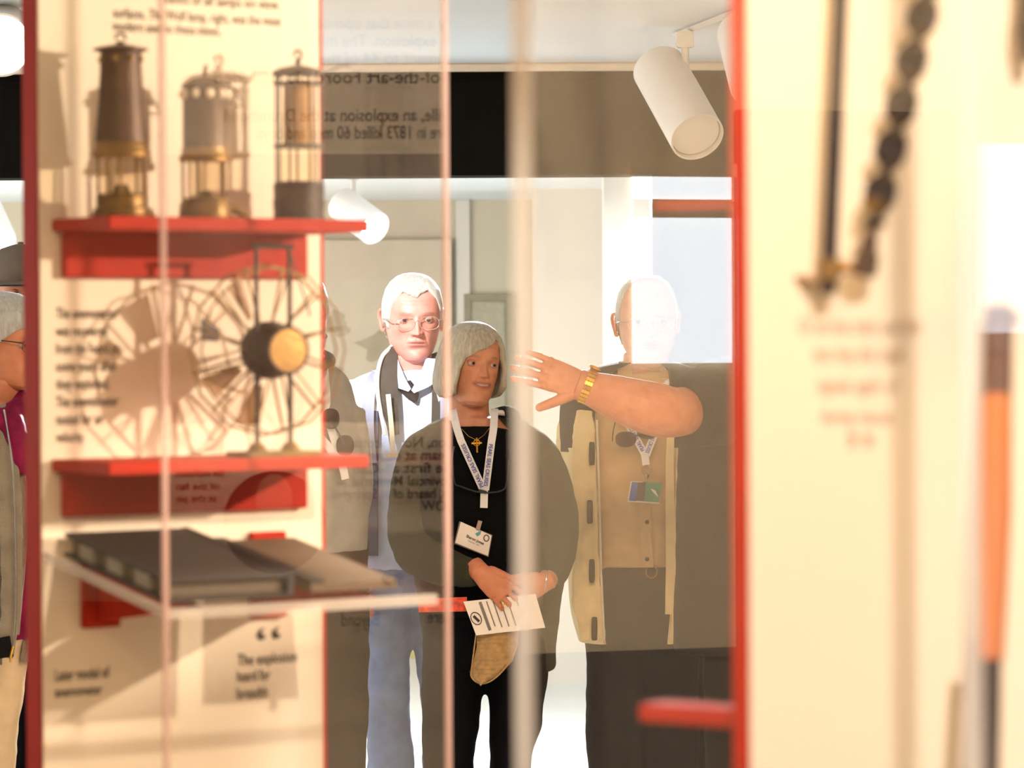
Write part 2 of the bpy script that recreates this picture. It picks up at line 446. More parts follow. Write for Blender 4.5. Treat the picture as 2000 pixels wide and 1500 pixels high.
def red_shelf(y_front, th=.018):
    a = Lp(100, y_front, 0); sd = .1716
    x0 = a.x; x1 = Lp(722, y_front, sd).x
    z = (LF @ Lp(215, y_front, sd)).z
    sh = mk('shelf', lbox(LF, x0, x1, -sd, 0, z - th / 2, z + th / 2, bev=.002), 'red_paint', st)
    ap0, ap1 = Lp(125, y_front, .012).x, Lp(600, y_front, .012).x
    ah = 88 * 5.15 / FPX
    mk('apron', lbox(LF, ap0, ap1, -.014, -.0005, z - th / 2 - ah, z - th / 2, bev=.002), 'red_paint', st)
    return z + th / 2
ZS1 = red_shelf(434); ZS2 = red_shelf(916)
# sloping acrylic tray with its red brackets
tb = Lp(150, 1078); tf = Lp(325, 1195, DEP); tfr = Lp(862, 1166, DEP)
zb_, zf_ = tb.z, (tf.z + tfr.z) / 2
def slab(x0, x1, yb, yf, zb, zf, t):
    V = [(x0, yb, zb), (x1, yb, zb), (x1, yf, zf), (x0, yf, zf)]; V += [(a, b, c - t) for a, b, c in V]
    return np.array(V, float), [(0, 1, 2, 3), (7, 6, 5, 4), (0, 4, 5, 1), (1, 5, 6, 2), (2, 6, 7, 3), (3, 7, 4, 0)]
TX0, TX1 = tf.x + .004, tfr.x
tray = mk('tray', xf(slab(TX0, TX1, -.001, -DEP + .008, zb_, zf_, .009), LF), 'acrylic_side', st, False)
mk('tray_lip', cat(xf(slab(TX0, TX1, -DEP + .016, -DEP + .008, zf_ + .0035, zf_ + .0025, .014), LF),
                   xf(slab(TX0 - .001, TX0 + .008, -.001, -DEP + .008, zb_ + .002, zf_ + .002, .012), LF)), 'acrylic_edge_cream', tray, False)
b0, b1 = Lp(155, 1100).x, Lp(228, 1100).x
zt, zl = Lp(190, 1052).z, Lp(190, 1225).z
for dx in (0, TX1 - TX0 - .16):
    br = mk('bracket', lbox(LF, b0 + dx, b1 + dx, -.012, -.0005, zl, zt, bev=.002), 'red_paint', st)
    xm = (b0 + b1) / 2 + dx
    V = [(xm - .006, -.012, zb_ - .012), (xm - .006, -.30, zf_ - .003), (xm - .006, -.012, zl + .01)]; V += [(a + .012, b, c) for a, b, c in V]
    mk('gusset', xf((np.array(V), [(0, 1, 2), (5, 4, 3), (0, 3, 4, 1), (1, 4, 5, 2), (2, 5, 3, 0)]), LF), 'red_paint', br, False)

def cover(F, x0, x1, dep, label, name_edge, ew, mats=('acrylic', 'acrylic_side'), z0=.55, z1=2.32):
    c = thing('acrylic_cover', label, 'acrylic case', F @ Vector(((x0 + x1) / 2, -dep / 2, z0)), F.to_euler().z)
    mk('front_pane', lbox(F, x0 + ew, x1 - ew, -dep, -dep + .002, z0, z1), mats[0], c, False)
    for xa in (x0, x1 - .003):
        mk('side_pane', lbox(F, xa, xa + .003, -dep + ew, -.001, z0, z1), mats[1], c, False)
    for xa in (x0, x1 - ew):
        mk('corner_edge', lbox(F, xa, xa + ew, -dep, -dep + ew, z0, z1, bev=.001), name_edge, c)
    return c
LX0, LX1 = Lp(318, 750, DEP).x, Lp(880, 750, DEP).x
cover(LF, LX0, LX1, DEP, 'clear acrylic cover in front of the lamps and the fan anemometer', 'acrylic_edge', .0085)

# right stand
RDEP = .349
rs = thing('display_stand', 'near cream display panel with a red border and hanging drilling tools', 'display', RF @ Vector((.22, .02, 0)), PH)
RX0 = Rp(1418, 650).x
mk('backing_board', lbox(RF, RX0, .50, .006, .045, 0, 2.35, bev=.003), 'red_paint', rs)
rface = mk('face_panel', lbox(RF, 0, .49, 0, .006, 0, 2.35, bev=.001), 'cream_board', rs)
for (pxe, py, th_, dep_) in ((1245, 1392, .0165, .09), (1277, 402, .006, .10)):
    q = RI @ hit(pxe, py, RF @ Vector((0, dep_ * .5, 0)), RN)
    mk('rear_shelf', lbox(RF, q.x, .40, .046, .046 + dep_ * .5, q.z - th_ / 2, q.z + th_ / 2, bev=.002), 'red_paint', rs)
def rtext(body, px0, px1, py, cap, m='lettering_faint'):
    a, b = Rp(px0, py, .001), Rp(px1, py, .001); d = (RF @ a).y
    text_on('lettering', body, RF @ a, RU, UP, b.x - a.x, cap * d / FPX, m, rface, .01)
for t, a, b, y in (('Of all the men and the', 1560, 1800, 652), ('bits they the rope', 1590, 1762, 706), ('signals again of', 1597, 1752, 766), ('during rescue', 1604, 1742, 826)):
    rtext(t, a, b, y, 32)
rtext('\u201d', 1654, 1706, 925, 80)
R0, R1 = Rp(1000, 650, RDEP).x, Rp(1904, 650, RDEP).x
cover(RF, R0, R1, RDEP, 'clear acrylic cover over the near cream panel with drilling tools', 'acrylic_edge_cream', .0125)

# ------------------------------------------------------------------ the printed panel that the left cover mirrors
PC = Vector((1.75, 4.06, 0)); pn = Vector((-.921, .396, 0)).normalized(); pr = UP.cross(pn) 
PF = Matrix.Translation(PC) @ Matrix(((pr.x, -pn.x, 0, 0), (pr.y, -pn.y, 0, 0), (0, 0, 1, 0), (0, 0, 0, 1)))
PFI = PF.inverted()
tp = thing('text_panel', 'cream printed history panel with photograph and round portrait, opposite the display', 'info panel', PC, math.atan2(pr.y, pr.x))
mk('backing_board', lbox(PF, -.62, .62, .006, .04, 0, 2.35, bev=.003), 'red_paint', tp)
pface = mk('face_panel', lbox(PF, -.61, .61, 0, .006, .1, 2.34), 'cream_board', tp, False)
GP = LF @ Vector((0, -DEP, 0))
def Mp(px, py): return PFI @ hit_refl(px, py, GP, LN, PC, pn)       # where the mirrored pixel lies on the panel
def mtext(body, px_start, px_end, py, cap, bold=.006):
    a, b = Mp(px_start, py), Mp(px_end, py); w = abs(a.x - b.x); x = min(a.x, b.x)
    o = PF @ Vector((x, -.0015, a.z))
    text_on('lettering', body, o, pr, UP, w, cap * 7.15 / FPX, 'lettering', pface, bold)
mtext('opened by a mine that opened in', 980, 590, 56, 24)
mtext('lost to an explosion. The mine', 980, 600, 90, 24)
mtext('is a monument to 44 of the men', 980, 560, 125, 24)
mtext('A state-of-the-art Foord pit exploded', 980, 420, 162, 25, .012)
mtext('At Westville, an explosion at the Drummond', 980, 440, 236, 25, .012)
mtext('Colliery here in 1873 killed 60 men and boys.', 980, 500, 270, 25, .012)
for i, (t, a, b) in enumerate((('in Stellarton, Nova Scotia', 980, 690), ('the coal seam at other', 980, 720), ('mines the first all-Can', 980, 690), ('to be a Provincial Memorial', 980, 690), ('Association, heard of in Springhill', 980, 650), ('PROW.', 900, 820))):
    mtext(t, a, b, 872 + i * 25, 20, .012)
mtext('\u201d', 790, 745, 1180, 60, .02)
mtext('Beyond', 742, 668, 1222, 26, .012)
mtext('nowhere', 930, 836, 1216, 26, .012)
mtext('the explosion', 440, 345, 930, 14, .012); mtext('of the fan', 430, 345, 956, 14, .012); mtext('at the pit', 425, 345, 980, 14, .012)
a, b = Mp(1000, 300), Mp(150, 828)
mk('photograph', lbox(PF, min(a.x, b.x), max(a.x, b.x), -.002, 0, b.z, a.z), 'photo_grey', pface, False)
a = Mp(537, 1020); rr = 100 * 7.15 / FPX
ci = mk('round_portrait', xf(lathe([(rr, 0), (rr, .002)], 48), PF @ Matrix.Translation((a.x, 0, a.z)) @ Matrix.Rotation(math.pi / 2, 4, 'X')), 'photo_dark', pface, False)
mk('portrait_face', xf(lathe([(1, 0), (1, .001)], 32), PF @ Matrix.Translation((a.x, -.002, a.z + rr * .45)) @ Matrix.Rotation(math.pi / 2, 4, 'X') @ Matrix.Diagonal((rr * .36, rr * .5, 1, 1))), 'photo_face', ci, False)

d2 = struct('reflection_blocker', box(-4.998, -4.96, -.30, hit_refl(1424, 600, GP if False else RF @ Vector((0, -.349, 0)), RN, (-5, 0, 0), (1, 0, 0)).y - .01, 0, 2.1, .004), 'dado_dark')  # unseen dark slab added to keep the bright wall's reflection off the near panel
mk('blocker_handle', cat(tube([(-4.96, .55, 1.02), (-4.90, .55, 1.02)], .009, 8), tube([(-4.90, .55, 1.02), (-4.90, .43, 1.02)], .009, 8)), 'brass', d2)  # handle on the added dark slab
# windows the covers mirror: one high in the left wall, one in the right wall
GR = RF @ Vector((0, -RDEP, 0))
wa = hit_refl(1232, 710, GR, RN, (-5, 0, 0), (1, 0, 0)); wb = hit_refl(1232, 345, GR, RN, (-5, 0, 0), (1, 0, 0))
wy1, wy0 = wa.y, hit_refl(1424, 600, GR, RN, (-5, 0, 0), (1, 0, 0)).y; wz0, wz1 = wa.z, wb.z
w1 = thing('window_1', 'high daylight window in the cream left wall', 'window', (-5, (wy0 + wy1) / 2, wz0)); w1['kind'] = 'structure'
mk('pane', box(-4.995, -4.985, wy0, wy1, wz0, wz1), 'window_glow', w1, False)
zm = hit_refl(1232, 415, GR, RN, (-5, 0, 0), (1, 0, 0)).z
mk('window_frame', cat(box(-5, -4.97, wy0, wy1, zm - .012, zm + .03), box(-5, -4.975, wy0 - .03, wy1, wz1, wz1 + .03)), 'wall_cream', w1, False)
SN = RU; SP = RF @ Vector((R1, 0, 0))
wa = hit_refl(1950, 650, SP, SN, (3.2, 0, 0), (1, 0, 0)); wb = hit_refl(1950, 282, SP, SN, (3.2, 0, 0), (1, 0, 0))
w2 = thing('window_2', 'small bright window in the cream right wall', 'window', (3.2, wa.y, wa.z)); w2['kind'] = 'structure'
mk('pane', box(3.185, 3.195, wa.y - .55, wa.y + .55, wa.z, wb.z), 'window_glow', w2, False)
mk('window_frame', cat(box(3.17, 3.2, wa.y - .58, wa.y + .58, wa.z - .03, wa.z), box(3.17, 3.2, wa.y - .58, wa.y + .58, wb.z, wb.z + .03)), 'wall_white', w2, False)

# ------------------------------------------------------------------ track lights
def spotlight(label, head_back, head_front, r_px, D, stem_px, top_z, lit, track=None):
    """white cylinder spotlight: back centre and front centre given in pixels and depth"""
    a, b = P(*head_back), P(*head_front); ax = (b - a).normalized(); L = (b - a).length
    r = r_px * D / FPX
    t = thing('track_spotlight', label, 'spotlight', (a.x, a.y, a.z), 0, 'track lights')
    M = Matrix.Translation(a) @ ax.to_track_quat('Z', 'Y').to_matrix().to_4x4()
    prof = [(r * .2, 0), (r * .93, 0), (r, r * .07), (r, L), (r * .93, L), (r * .93, L * .75), (r * .1, L * .75)]
    mk('housing', xf(lathe(prof, 40), M), 'white_metal', t)
    mk('lens', xf(lathe([(r * .9, L * .93), (r * .9, L * .955), (r * .05, L * .96)], 32), M), 'lamp_lens' if lit else 'white_metal', t)
    q = P(stem_px, 650, D); sy = a.y + (b.y - a.y) * .15
    top = Vector((q.x, q.y, top_z)); low = Vector((q.x, q.y, a.z - .02))
    mk('stem', tube([top, low], .011), 'white_metal', t)
    mk('adapter', box(top.x - .024, top.x + .024, top.y - .018, top.y + .018, top.z - .045, top.z, .003), 'white_metal', t)
    return t
spotlight('large white spotlight hanging from the ceiling track, right of the black beam', (1286, 132, 10.15), (1362, 268, 9.9), 53, 10.1, 1341, Z1 - .018, False)
spotlight('white spotlight half hidden behind the red border of the near panel', (1452, 62, 9.6), (1478, 165, 9.4), 53, 9.5, 1470, Z1 - .018, False)
a, b = P(1322, 60, 10.3), P(1500, -15, 9.2)
tr = mk('ceiling_track', cat(tube([(a.x, a.y, Z1 - .009), (a.x + 1.0 * (b.x - a.x), b.y - .0, Z1 - .009)], [(.018, .009)] * 2, 4, ref=(1, 0, 0))), 'white_metal', None, False,
        label='white lighting track on the front ceiling at the right', cat_='light track')
spotlight('lit white spotlight hanging in the back room above the man with the rucksack', (668, 398, 14.1), (732, 446, 13.95), 34, 14.1, 692, 2.235, True)
spotlight('bright spotlight shining at the camera in the top left corner', (-2, 62, 9.45), (2, 88, 9.2), 62, 9.3, -12, Z1 - .018, True)
spotlight('small lit spotlight in the back room at the left edge of the picture', (-35, 395, 14.3), (-2, 470, 14.0), 34, 14.1, -30, 2.235, True)
a, b = P(-80, 300, 9.6), P(60, 150, 9.0)
mk('ceiling_track', tube([(P(-12, 0, 9.3).x - .5, 8.6, Z1 - .009), (P(-12, 0, 9.3).x + .06, 9.6, Z1 - .009)], [(.018, .009)] * 2, 4, ref=(1, 0, 0)), 'white_metal', None, False,
   label='white lighting track on the ceiling at the upper left', cat_='light track')

# ------------------------------------------------------------------ exhibits on the left stand
PXM = 5.04 / FPX                 # metres per pixel on the shelves
def at_shelf(px, s): return Lp(px, 420, s).x
def lamp_frame(px, s, z): return LF @ Matrix.Translation((at_shelf(px, s), -s, z))
S = .085
# lamp 1: tall flared bonnet
F1 = lamp_frame(238, S, ZS1); k = PXM
la = thing('miners_lamp', 'tallest brass miners safety lamp with dark flared bonnet, left on upper shelf', 'lamp', F1.translation, TH, 'miners safety lamps')
mk('base', xf(lathe([(0, 0), (55 * k, 0), (57 * k, 4 * k), (55 * k, 18 * k), (50 * k, 22 * k), (50 * k, 42 * k), (44 * k, 48 * k), (20 * k, 50 * k), (12 * k, 66 * k), (0, 66 * k)], 36), F1), 'dull_brass', la)
mk('glass', xf(lathe([(36 * k, 48 * k), (36 * k, 122 * k)], 32), F1), 'lamp_glass', la)
for i in range(5):
    a = 2 * math.pi * (i + .3) / 5
    mk('pillar', xf(tube([(47 * k * math.cos(a), 47 * k * math.sin(a), 44 * k), (47 * k * math.cos(a), 47 * k * math.sin(a), 124 * k)], 3.2 * k, 8), F1), 'dull_brass', la)
mk('gallery_ring', xf(lathe([(30 * k, 120 * k), (57 * k, 120 * k), (58 * k, 128 * k), (53 * k, 134 * k), (50 * k, 152 * k), (46 * k, 156 * k), (30 * k, 156 * k)], 36), F1), 'brass', la)
mk('bonnet', xf(lathe([(52 * k, 150 * k), (50 * k, 175 * k), (45 * k, 230 * k), (41 * k, 290 * k), (40 * k, 325 * k), (54 * k, 329 * k), (54 * k, 333 * k), (38 * k, 337 * k), (10 * k, 342 * k), (0, 342 * k)], 36), F1), 'bonnet_iron', la)
for i in range(8):
    a = 2 * math.pi * i / 8
    mk('vent_hole', xf(sphere((41 * k * math.cos(a), 41 * k * math.sin(a), 312 * k), (6 * k, 6 * k, 7 * k), 8, 6), F1), 'brass', la)
mk('hook', xf(cat(tube([(0, 0, 340 * k), (0, 0, 348 * k)], 9 * k, 10), tube([((11 * math.cos(t)) * k, 0, (354 + 9 * math.sin(t)) * k) for t in np.linspace(-.3, 3.5, 12)], 3 * k, 8)), F1), 'bonnet_iron', la)
# lamp 2: short perforated bonnet with spout
F2 = lamp_frame(402, S, ZS1)
la = thing('miners_lamp', 'shorter miners safety lamp with pierced bonnet and brass spout, mid upper shelf', 'lamp', F2.translation, TH, 'miners safety lamps')
mk('base', xf(lathe([(0, 0), (53 * k, 0), (54 * k, 6 * k), (52 * k, 30 * k), (46 * k, 42 * k), (20 * k, 46 * k), (10 * k, 58 * k), (0, 58 * k)], 36), F2), 'dull_brass', la)
mk('spout', xf(tube([(40 * k, -14 * k, 26 * k), (62 * k, -20 * k, 20 * k), (80 * k, -24 * k, 8 * k)], [9 * k, 8 * k, 6 * k], 10), F2), 'dull_brass', la)
mk('glass', xf(lathe([(36 * k, 44 * k), (36 * k, 118 * k)], 32), F2), 'lamp_glass', la)
for i in range(5):
    a = 2 * math.pi * (i + .1) / 5
    mk('pillar', xf(tube([(45 * k * math.cos(a), 45 * k * math.sin(a), 40 * k), (45 * k * math.cos(a), 45 * k * math.sin(a), 120 * k)], 3.2 * k, 8), F2), 'dull_brass', la)
mk('gallery_ring', xf(lathe([(30 * k, 116 * k), (52 * k, 116 * k), (53 * k, 124 * k), (48 * k, 130 * k), (47 * k, 142 * k), (30 * k, 142 * k)], 36), F2), 'brass', la)
mk('bonnet', xf(lathe([(45 * k, 140 * k), (45 * k, 262 * k), (48 * k, 266 * k), (46 * k, 270 * k), (24 * k, 282 * k), (8 * k, 286 * k), (0, 286 * k)], 36), F2), 'bonnet_iron', la)
for i in range(10):
    a = 2 * math.pi * i / 10
    mk('vent_hole', xf(sphere((44 * k * math.cos(a), 44 * k * math.sin(a), 250 * k), (9 * k, 9 * k, 10 * k), 10, 6), F2), 'cream_board', la)
mk('hook', xf(cat(tube([(0, 0, 284 * k), (0, 0, 300 * k), (4 * k, 0, 308 * k)], 4 * k, 8),
                  tube(spline([(30 * k, 0, 276 * k), (60 * k, 0, 268 * k), (86 * k, 0, 236 * k), (76 * k, 0, 228 * k), (48 * k, 0, 240 * k)], 5), 2.2 * k, 6)), F2), 'bonnet_iron', la)
# lamp 3: open cage of rods over a dark oil vessel
F3 = lamp_frame(584, S, ZS1)
la = thing('miners_lamp', 'open caged miners lamp with a dark squat oil vessel, right on upper shelf', 'lamp', F3.translation, TH, 'miners safety lamps')
mk('base', xf(lathe([(0, 0), (52 * k, 0), (53 * k, 8 * k), (51 * k, 12 * k), (53 * k, 40 * k), (51 * k, 46 * k), (52 * k, 74 * k), (44 * k, 80 * k), (0, 80 * k)], 36), F3), 'dark_iron', la)
mk('glass', xf(lathe([(38 * k, 80 * k), (38 * k, 150 * k)], 32), F3), 'lamp_glass', la)
mk('gauze', xf(lathe([(32 * k, 152 * k), (30 * k, 285 * k), (0, 288 * k)], 28), F3), mat('gauze_wire', (168, 122, 72), .6, .3, 220, .3, metal=.3), la)
for i in range(7):
    a = 2 * math.pi * (i + .2) / 7
    mk('rod', xf(tube([(47 * k * math.cos(a), 47 * k * math.sin(a), 78 * k), (47 * k * math.cos(a), 47 * k * math.sin(a), 300 * k)], 2.6 * k, 8), F3), 'dark_iron', la)
mk('crown', xf(cat(lathe([(44 * k, 296 * k), (53 * k, 296 * k), (53 * k, 302 * k), (40 * k, 310 * k), (0, 318 * k)], 32), lathe([(44 * k, 276 * k), (51 * k, 276 * k), (51 * k, 281 * k), (44 * k, 281 * k)], 32),
                   lathe([(40 * k, 148 * k), (51 * k, 148 * k), (51 * k, 155 * k), (40 * k, 155 * k)], 32)), F3), 'dark_iron', la)
mk('hook', xf(cat(tube([(0, 0, 314 * k), (0, 0, 330 * k)], 5 * k, 8), tube([(8 * k * math.cos(t), 0, (338 + 9 * math.sin(t)) * k) for t in np.linspace(-1, 3.6, 12)], 3 * k, 8),
                  tube(spline([(45 * k, 0, 298 * k), (70 * k, -5 * k, 304 * k), (96 * k, -8 * k, 318 * k), (120 * k, -8 * k, 319 * k)], 4), 1.6 * k, 6)), F3), 'dark_iron', la)

# fan-wheel anemometer on the second shelf
SA = .10
zc = (LF @ Lp(520, 684, SA)).z; xc = Lp(520, 684, SA).x
AF = LF @ Matrix.Translation((xc, -SA, 0))
an = thing('anemometer', 'old fan-wheel air meter with a brass dial on the lower red shelf', 'anemometer', AF @ Vector((0, 0, ZS2)), TH)
R = 172 * PXM
def circ(r, y, n=48, x0=0): return [(x0 + r * math.cos(2 * math.pi * i / n), y, zc + r * math.sin(2 * math.pi * i / n)) for i in range(n)]
mk('hub', xf(xf(lathe([(20 * k, -.012), (52 * k, -.012), (58 * k, 0), (58 * k, .018), (50 * k, .026), (46 * k, .052), (20 * k, .056)], 36), Matrix.Translation((0, 0, zc)) @ Matrix.Rotation(math.pi / 2, 4, 'X')), AF), 'dark_iron', an)
di = mk('dial', xf(xf(lathe([(0, .050), (43 * k, .050), (43 * k, .062), (0, .0625)], 36), Matrix.Translation((0, 0, zc)) @ Matrix.Rotation(math.pi / 2, 4, 'X')), AF), 'brass', an)
mk('bezel', xf(tube(circ(45 * k, -.060, 36), 4.2 * k, 8, True), AF), 'dark_iron', di)
mk('rim', xf(cat(tube(circ(R, .006, 12), 3 * k, 6, True), tube(circ(R * .98, -.022, 12), 2.2 * k, 6, True)), AF), 'dull_brass', an)
for i in range(12):
    a = 2 * math.pi * (i + .5) / 12; ca, sa = math.cos(a), math.sin(a)
    mk('spoke', xf(cat(tube([(50 * k * ca, 0, zc + 50 * k * sa), (R * ca, .006, zc + R * sa)], 3 * k, 6),
                       tube([(50 * k * math.cos(a + .25), -.012, zc + 50 * k * math.sin(a + .25)), (R * ca, -.02, zc + R * sa)], 2.2 * k, 6)), AF), 'dull_brass', an)
for i in range(8):
    a = 2 * math.pi * (i + .5) / 8 + .12; r0, r1 = .42 * R, .93 * R
    if i not in (2, 3, 4, 5): continue
    if i == 3: r0 = .66 * R
    pts = []
    for (rr_, da, y) in ((r0, -.10, .004), (r1, -.16, .006), (r1 * .98, .14, -.006), (r0, .12, -.004)):
        pts.append((rr_ * math.cos(a + da), y, zc + rr_ * math.sin(a + da)))
    V = np.array(pts + [(p[0], p[1] + .0012, p[2]) for p in pts])
    if i == 3: V = V * np.array([1, 1, 1]); 
    mk('vane', xf((V, [(0, 1, 2, 3), (7, 6, 5, 4), (0, 4, 5, 1), (1, 5, 6, 2), (2, 6, 7, 3), (3, 7, 4, 0)]), AF), 'dark_iron' if i == 3 else 'mica', an, False)
ztop = (LF @ Lp(520, 482, SA)).z
for dx in (-.028, .028):
    mk('post', xf(tube([(dx, -.02, ZS2 + .008), (dx, -.02, ztop)], [5.5 * k, 4.5 * k], 10), AF), 'dark_iron', an)
mk('top_bar', xf(cat(tube([(-.034, -.02, ztop), (.034, -.02, ztop)], 5 * k, 8), tube([(.028, -.02, ztop - .005), (.06, -.02, ztop - .09), (.062, -.02, ztop - .1)], 2 * k, 6)), AF), 'dark_iron', an)
mk('base', xf(cat(box(-.062, .062, -.055, .015, ZS2, ZS2 + .008, .002), lathe([(.016, 0), (.008, .012)], 12, (-.028, -.02, ZS2 + .008)), lathe([(.016, 0), (.008, .012)], 12, (.028, -.02, ZS2 + .008))), AF), 'dull_brass', an)

# open ledger on the sloping tray
def tray_z(y): return zb_ + (zf_ - zb_) * (-y / DEP)
sl = (zf_ - zb_) / DEP
def tslab(x0, x1, yb, yf, h0, h1): return xf(slab(x0, x1, yb, yf, tray_z(yb) + h1, tray_z(yf) + h1, h1 - h0), LF)
xw = (TX1 - TX0)
bk = thing('ledger', 'dark open ledger lying on the sloping clear tray below the fan', 'book', LF @ Vector((TX0 + xw * .3, -.16, tray_z(-.16))), TH)
mk('cover', cat(tslab(TX0 + .022, TX0 + .225, -.02, -.315, .0005, .005), tslab(TX0 + .215, TX0 + .225, -.02, -.315, .005, .034)), 'book_cover', bk, False)
mk('page_block', cat(tslab(TX0 + .032, TX0 + .21, -.03, -.305, .0052, .027)), 'book_page', bk, False)
mk('top_cover', tslab(TX0 + .024, TX0 + .214, -.02, -.315, .0272, .033), 'book_cover', bk, False)
for q in range(3): mk('page_edge', tslab(TX0 + .026, TX0 + .0318, -.06 - .08 * q, -.10 - .08 * q, .006, .026), mat('page_light', (150, 140, 128), .8), bk, False)
b2 = thing('ledger', 'flat dark brown folder lying beside the ledger on the clear tray', 'folder', LF @ Vector((TX0 + xw * .75, -.16, tray_z(-.16))), TH)
mk('cover', tslab(TX0 + .262, TX1 - .035, -.02, -.30, .0005, .012), mat('folder_brown', (96, 72, 48), .7, .12, 30), b2, False)
mk('flap', tslab(TX0 + .262, TX0 + .285, -.02, -.30, .0122, .017), 'book_cover', b2, False)

# ------------------------------------------------------------------ tools on the right stand
def rpt(px, py, s): v = Rp(px, py, s); return RF @ v
bar = thing('iron_bar', 'long straight dark iron bar hanging at the left of the near panel', 'bar', rpt(1630, 580, .05))
pa, pb = rpt(1668, -640, .045), rpt(1617, 575, .045)
mk('shaft', tube([pa, pb], .0072, 12), 'dark_iron', bar)
mk('peg', cat(tube([rpt(1668, -630, .05), rpt(1668, -630, .0)], .005, 8), tube([rpt(1668, -615, .056), rpt(1668, -650, .056)], .005, 8)), 'brass', bar)
mk('collar', tube([rpt(1622, 505, .045), rpt(1619, 545, .045)], .0105, 12), 'brass', bar)
mk('hanger', cat(tube([rpt(1619, 525, .045), rpt(1700, 520, .045)], .005, 8), tube([rpt(1612, 555, .045), rpt(1560, 545, .002)], .004, 8)), 'brass', bar)
au = thing('auger', 'twisted dark coal auger hanging beside the iron bar', 'auger', rpt(1690, 540, .06))
A0, A1 = rpt(1922, -480, .06), rpt(1704, 440, .06)
ax = (A1 - A0); Ln = ax.length; axn = ax.normalized(); s1 = axn.cross(RN).normalized(); s2 = axn.cross(s1)
nt_ = 220; tw = Ln / (85 * 3.15 / FPX) * math.pi
pts = [A0 + axn * (Ln * i / nt_) for i in range(nt_ + 1)]
V = []
for i, p in enumerate(pts):
    a = tw * i / nt_; d = s1 * math.cos(a) + s2 * math.sin(a); e = -s1 * math.sin(a) + s2 * math.cos(a)
    for u, w in ((-1, -1), (1, -1), (1, 1), (-1, 1)): V.append((p + d * u * .0135 + e * w * .0035)[:])
mk('screw', (np.array(V), grid_faces(nt_ + 1, 4) + [(0, 1, 2, 3), tuple(nt_ * 4 + j for j in (3, 2, 1, 0))]), 'dark_iron', au)
mk('socket', tube(spline([tuple(A1), tuple(rpt(1698, 475, .06)), tuple(rpt(1692, 512, .06)), tuple(rpt(1686, 540, .06))], 5), [.005] * 4 + [.0075] * 4 + [.0105] * 4 + [.011] * 3 + [.006], 14), 'bonnet_iron', au)
mk('peg', cat(tube([A0, A0 + axn * -.02], .007, 10), tube([A0 + axn * -.012, A0 + axn * -.012 - RN * .06], .005, 8)), 'brass', au)
mk('ferrule', tube([rpt(1715, 385, .06), rpt(1707, 412, .06)], .0115, 12), 'brass', au)
ha = thing('tool_handle', 'orange wooden tool handle with black iron foot at the right edge', 'handle', rpt(1935, 1700, .10))
hp = [rpt(1952, 600, .03), rpt(1948, 775, .045), rpt(1944, 1000, .07), rpt(1936, 1290, .10)]
mk('peg', tube([hp[0] - Vector((0, 0, .01)), hp[0] - Vector((0, 0, .01)) - RN * .03], .005, 8), 'brass', ha)
mk('grip', tube([hp[0], hp[1]], [.0118, .0125], 14), 'wood_dark', ha)
mk('shaft', tube(hp[1:], [.0125, .0135, .0105], 14), 'wood_orange', ha)
mk('iron_foot', tube([hp[3], rpt(1935, 1330, .104), rpt(1930, 1700, .14)], [.0085, .009, .0075], 12), 'dark_iron', ha)
ro = thing('thin_rod', 'thin dark rod standing by the wooden handle at the bottom right', 'rod', rpt(1884, 1700, .14))
mk('shaft', tube([rpt(1902, 1250, .10), rpt(1884, 1700, .14)], .0045, 10), 'wood_dark', ro)
hk = thing('hanging_tool', 'end of a dark tool hanging at the top right corner', 'tool', rpt(1998, 120, .05))
mk('peg', tube([rpt(2040, -420, .05), rpt(2040, -420, .0)], .005, 8), 'brass', hk)
mk('shaft', tube([rpt(2040, -430, .05), rpt(2006, 60, .05), rpt(2004, 122, .05)], [.008, .009, .004], 12), 'dark_iron', hk)
# ------------------------------------------------------------------ people
SKIN = lin((206, 142, 108)); LIPC = lin((168, 86, 76)); BROW = lin((120, 88, 66))
vcol_mat('skin', .5, .12, 260)
vcol_mat('eye', .15, 0, 50, spec=.6)
def hairmat(name, rgb): return mat(name, rgb, .45, .2, 9, .9, 90, stretch=(14, 14, 1.2))
hairmat('hair_white', (236, 230, 216)); hairmat('hair_grey', (206, 200, 190)); hairmat('hair_blond_white', (240, 224, 196))
def cloth(name, rgb, bump=.25, var=.1, rough=.85, bscale=380): return mat(name, rgb, rough, var, 18, bump, bscale, spec=.1)
cloth('knit_olive', (62, 60, 46), .5); cloth('knit_black', (9, 9, 10), .4); cloth('trouser_black', (10, 10, 14)); cloth('cream_nylon', (226, 200, 152), .1)
cloth('navy_cloth', (36, 32, 38)); cloth('tan_shirt', (206, 166, 120), .15); cloth('navy_trouser', (20, 19, 24)); cloth('polo_dark', (26, 20, 20), .2)
cloth('white_nylon', (236, 236, 226), .1); cloth('slate_nylon', (78, 82, 104), .15); cloth('shirt_blue', (196, 208, 236), .1); cloth('denim', (128, 146, 178), .4, .18)
cloth('grey_fleece', (158, 154, 144), .4); cloth('grey_trouser', (60, 52, 46)); cloth('cardigan_grey', (150, 136, 116), .6, .16); cloth('magenta_silk', (122, 22, 60), .15, .35, .5)
cloth('beige_cotton', (214, 186, 150), .15); cloth('cap_grey', (112, 98, 86), .3); cloth('strap_grey', (150, 152, 172), .2); cloth('strap_cream', (214, 200, 176), .2)
cloth('shoe_dark', (30, 26, 24), .1); cloth('trim_black', (24, 20, 20), .2)
mat('steel', (190, 186, 180), .25, .05, 30, metal=.9); mat('gold', (226, 170, 70), .25, .1, 60, metal=.9); mat('frame_dark', (24, 20, 20), .3, .1)
mat('frame_clear', (176, 166, 150), .25, .05, metal=.5)
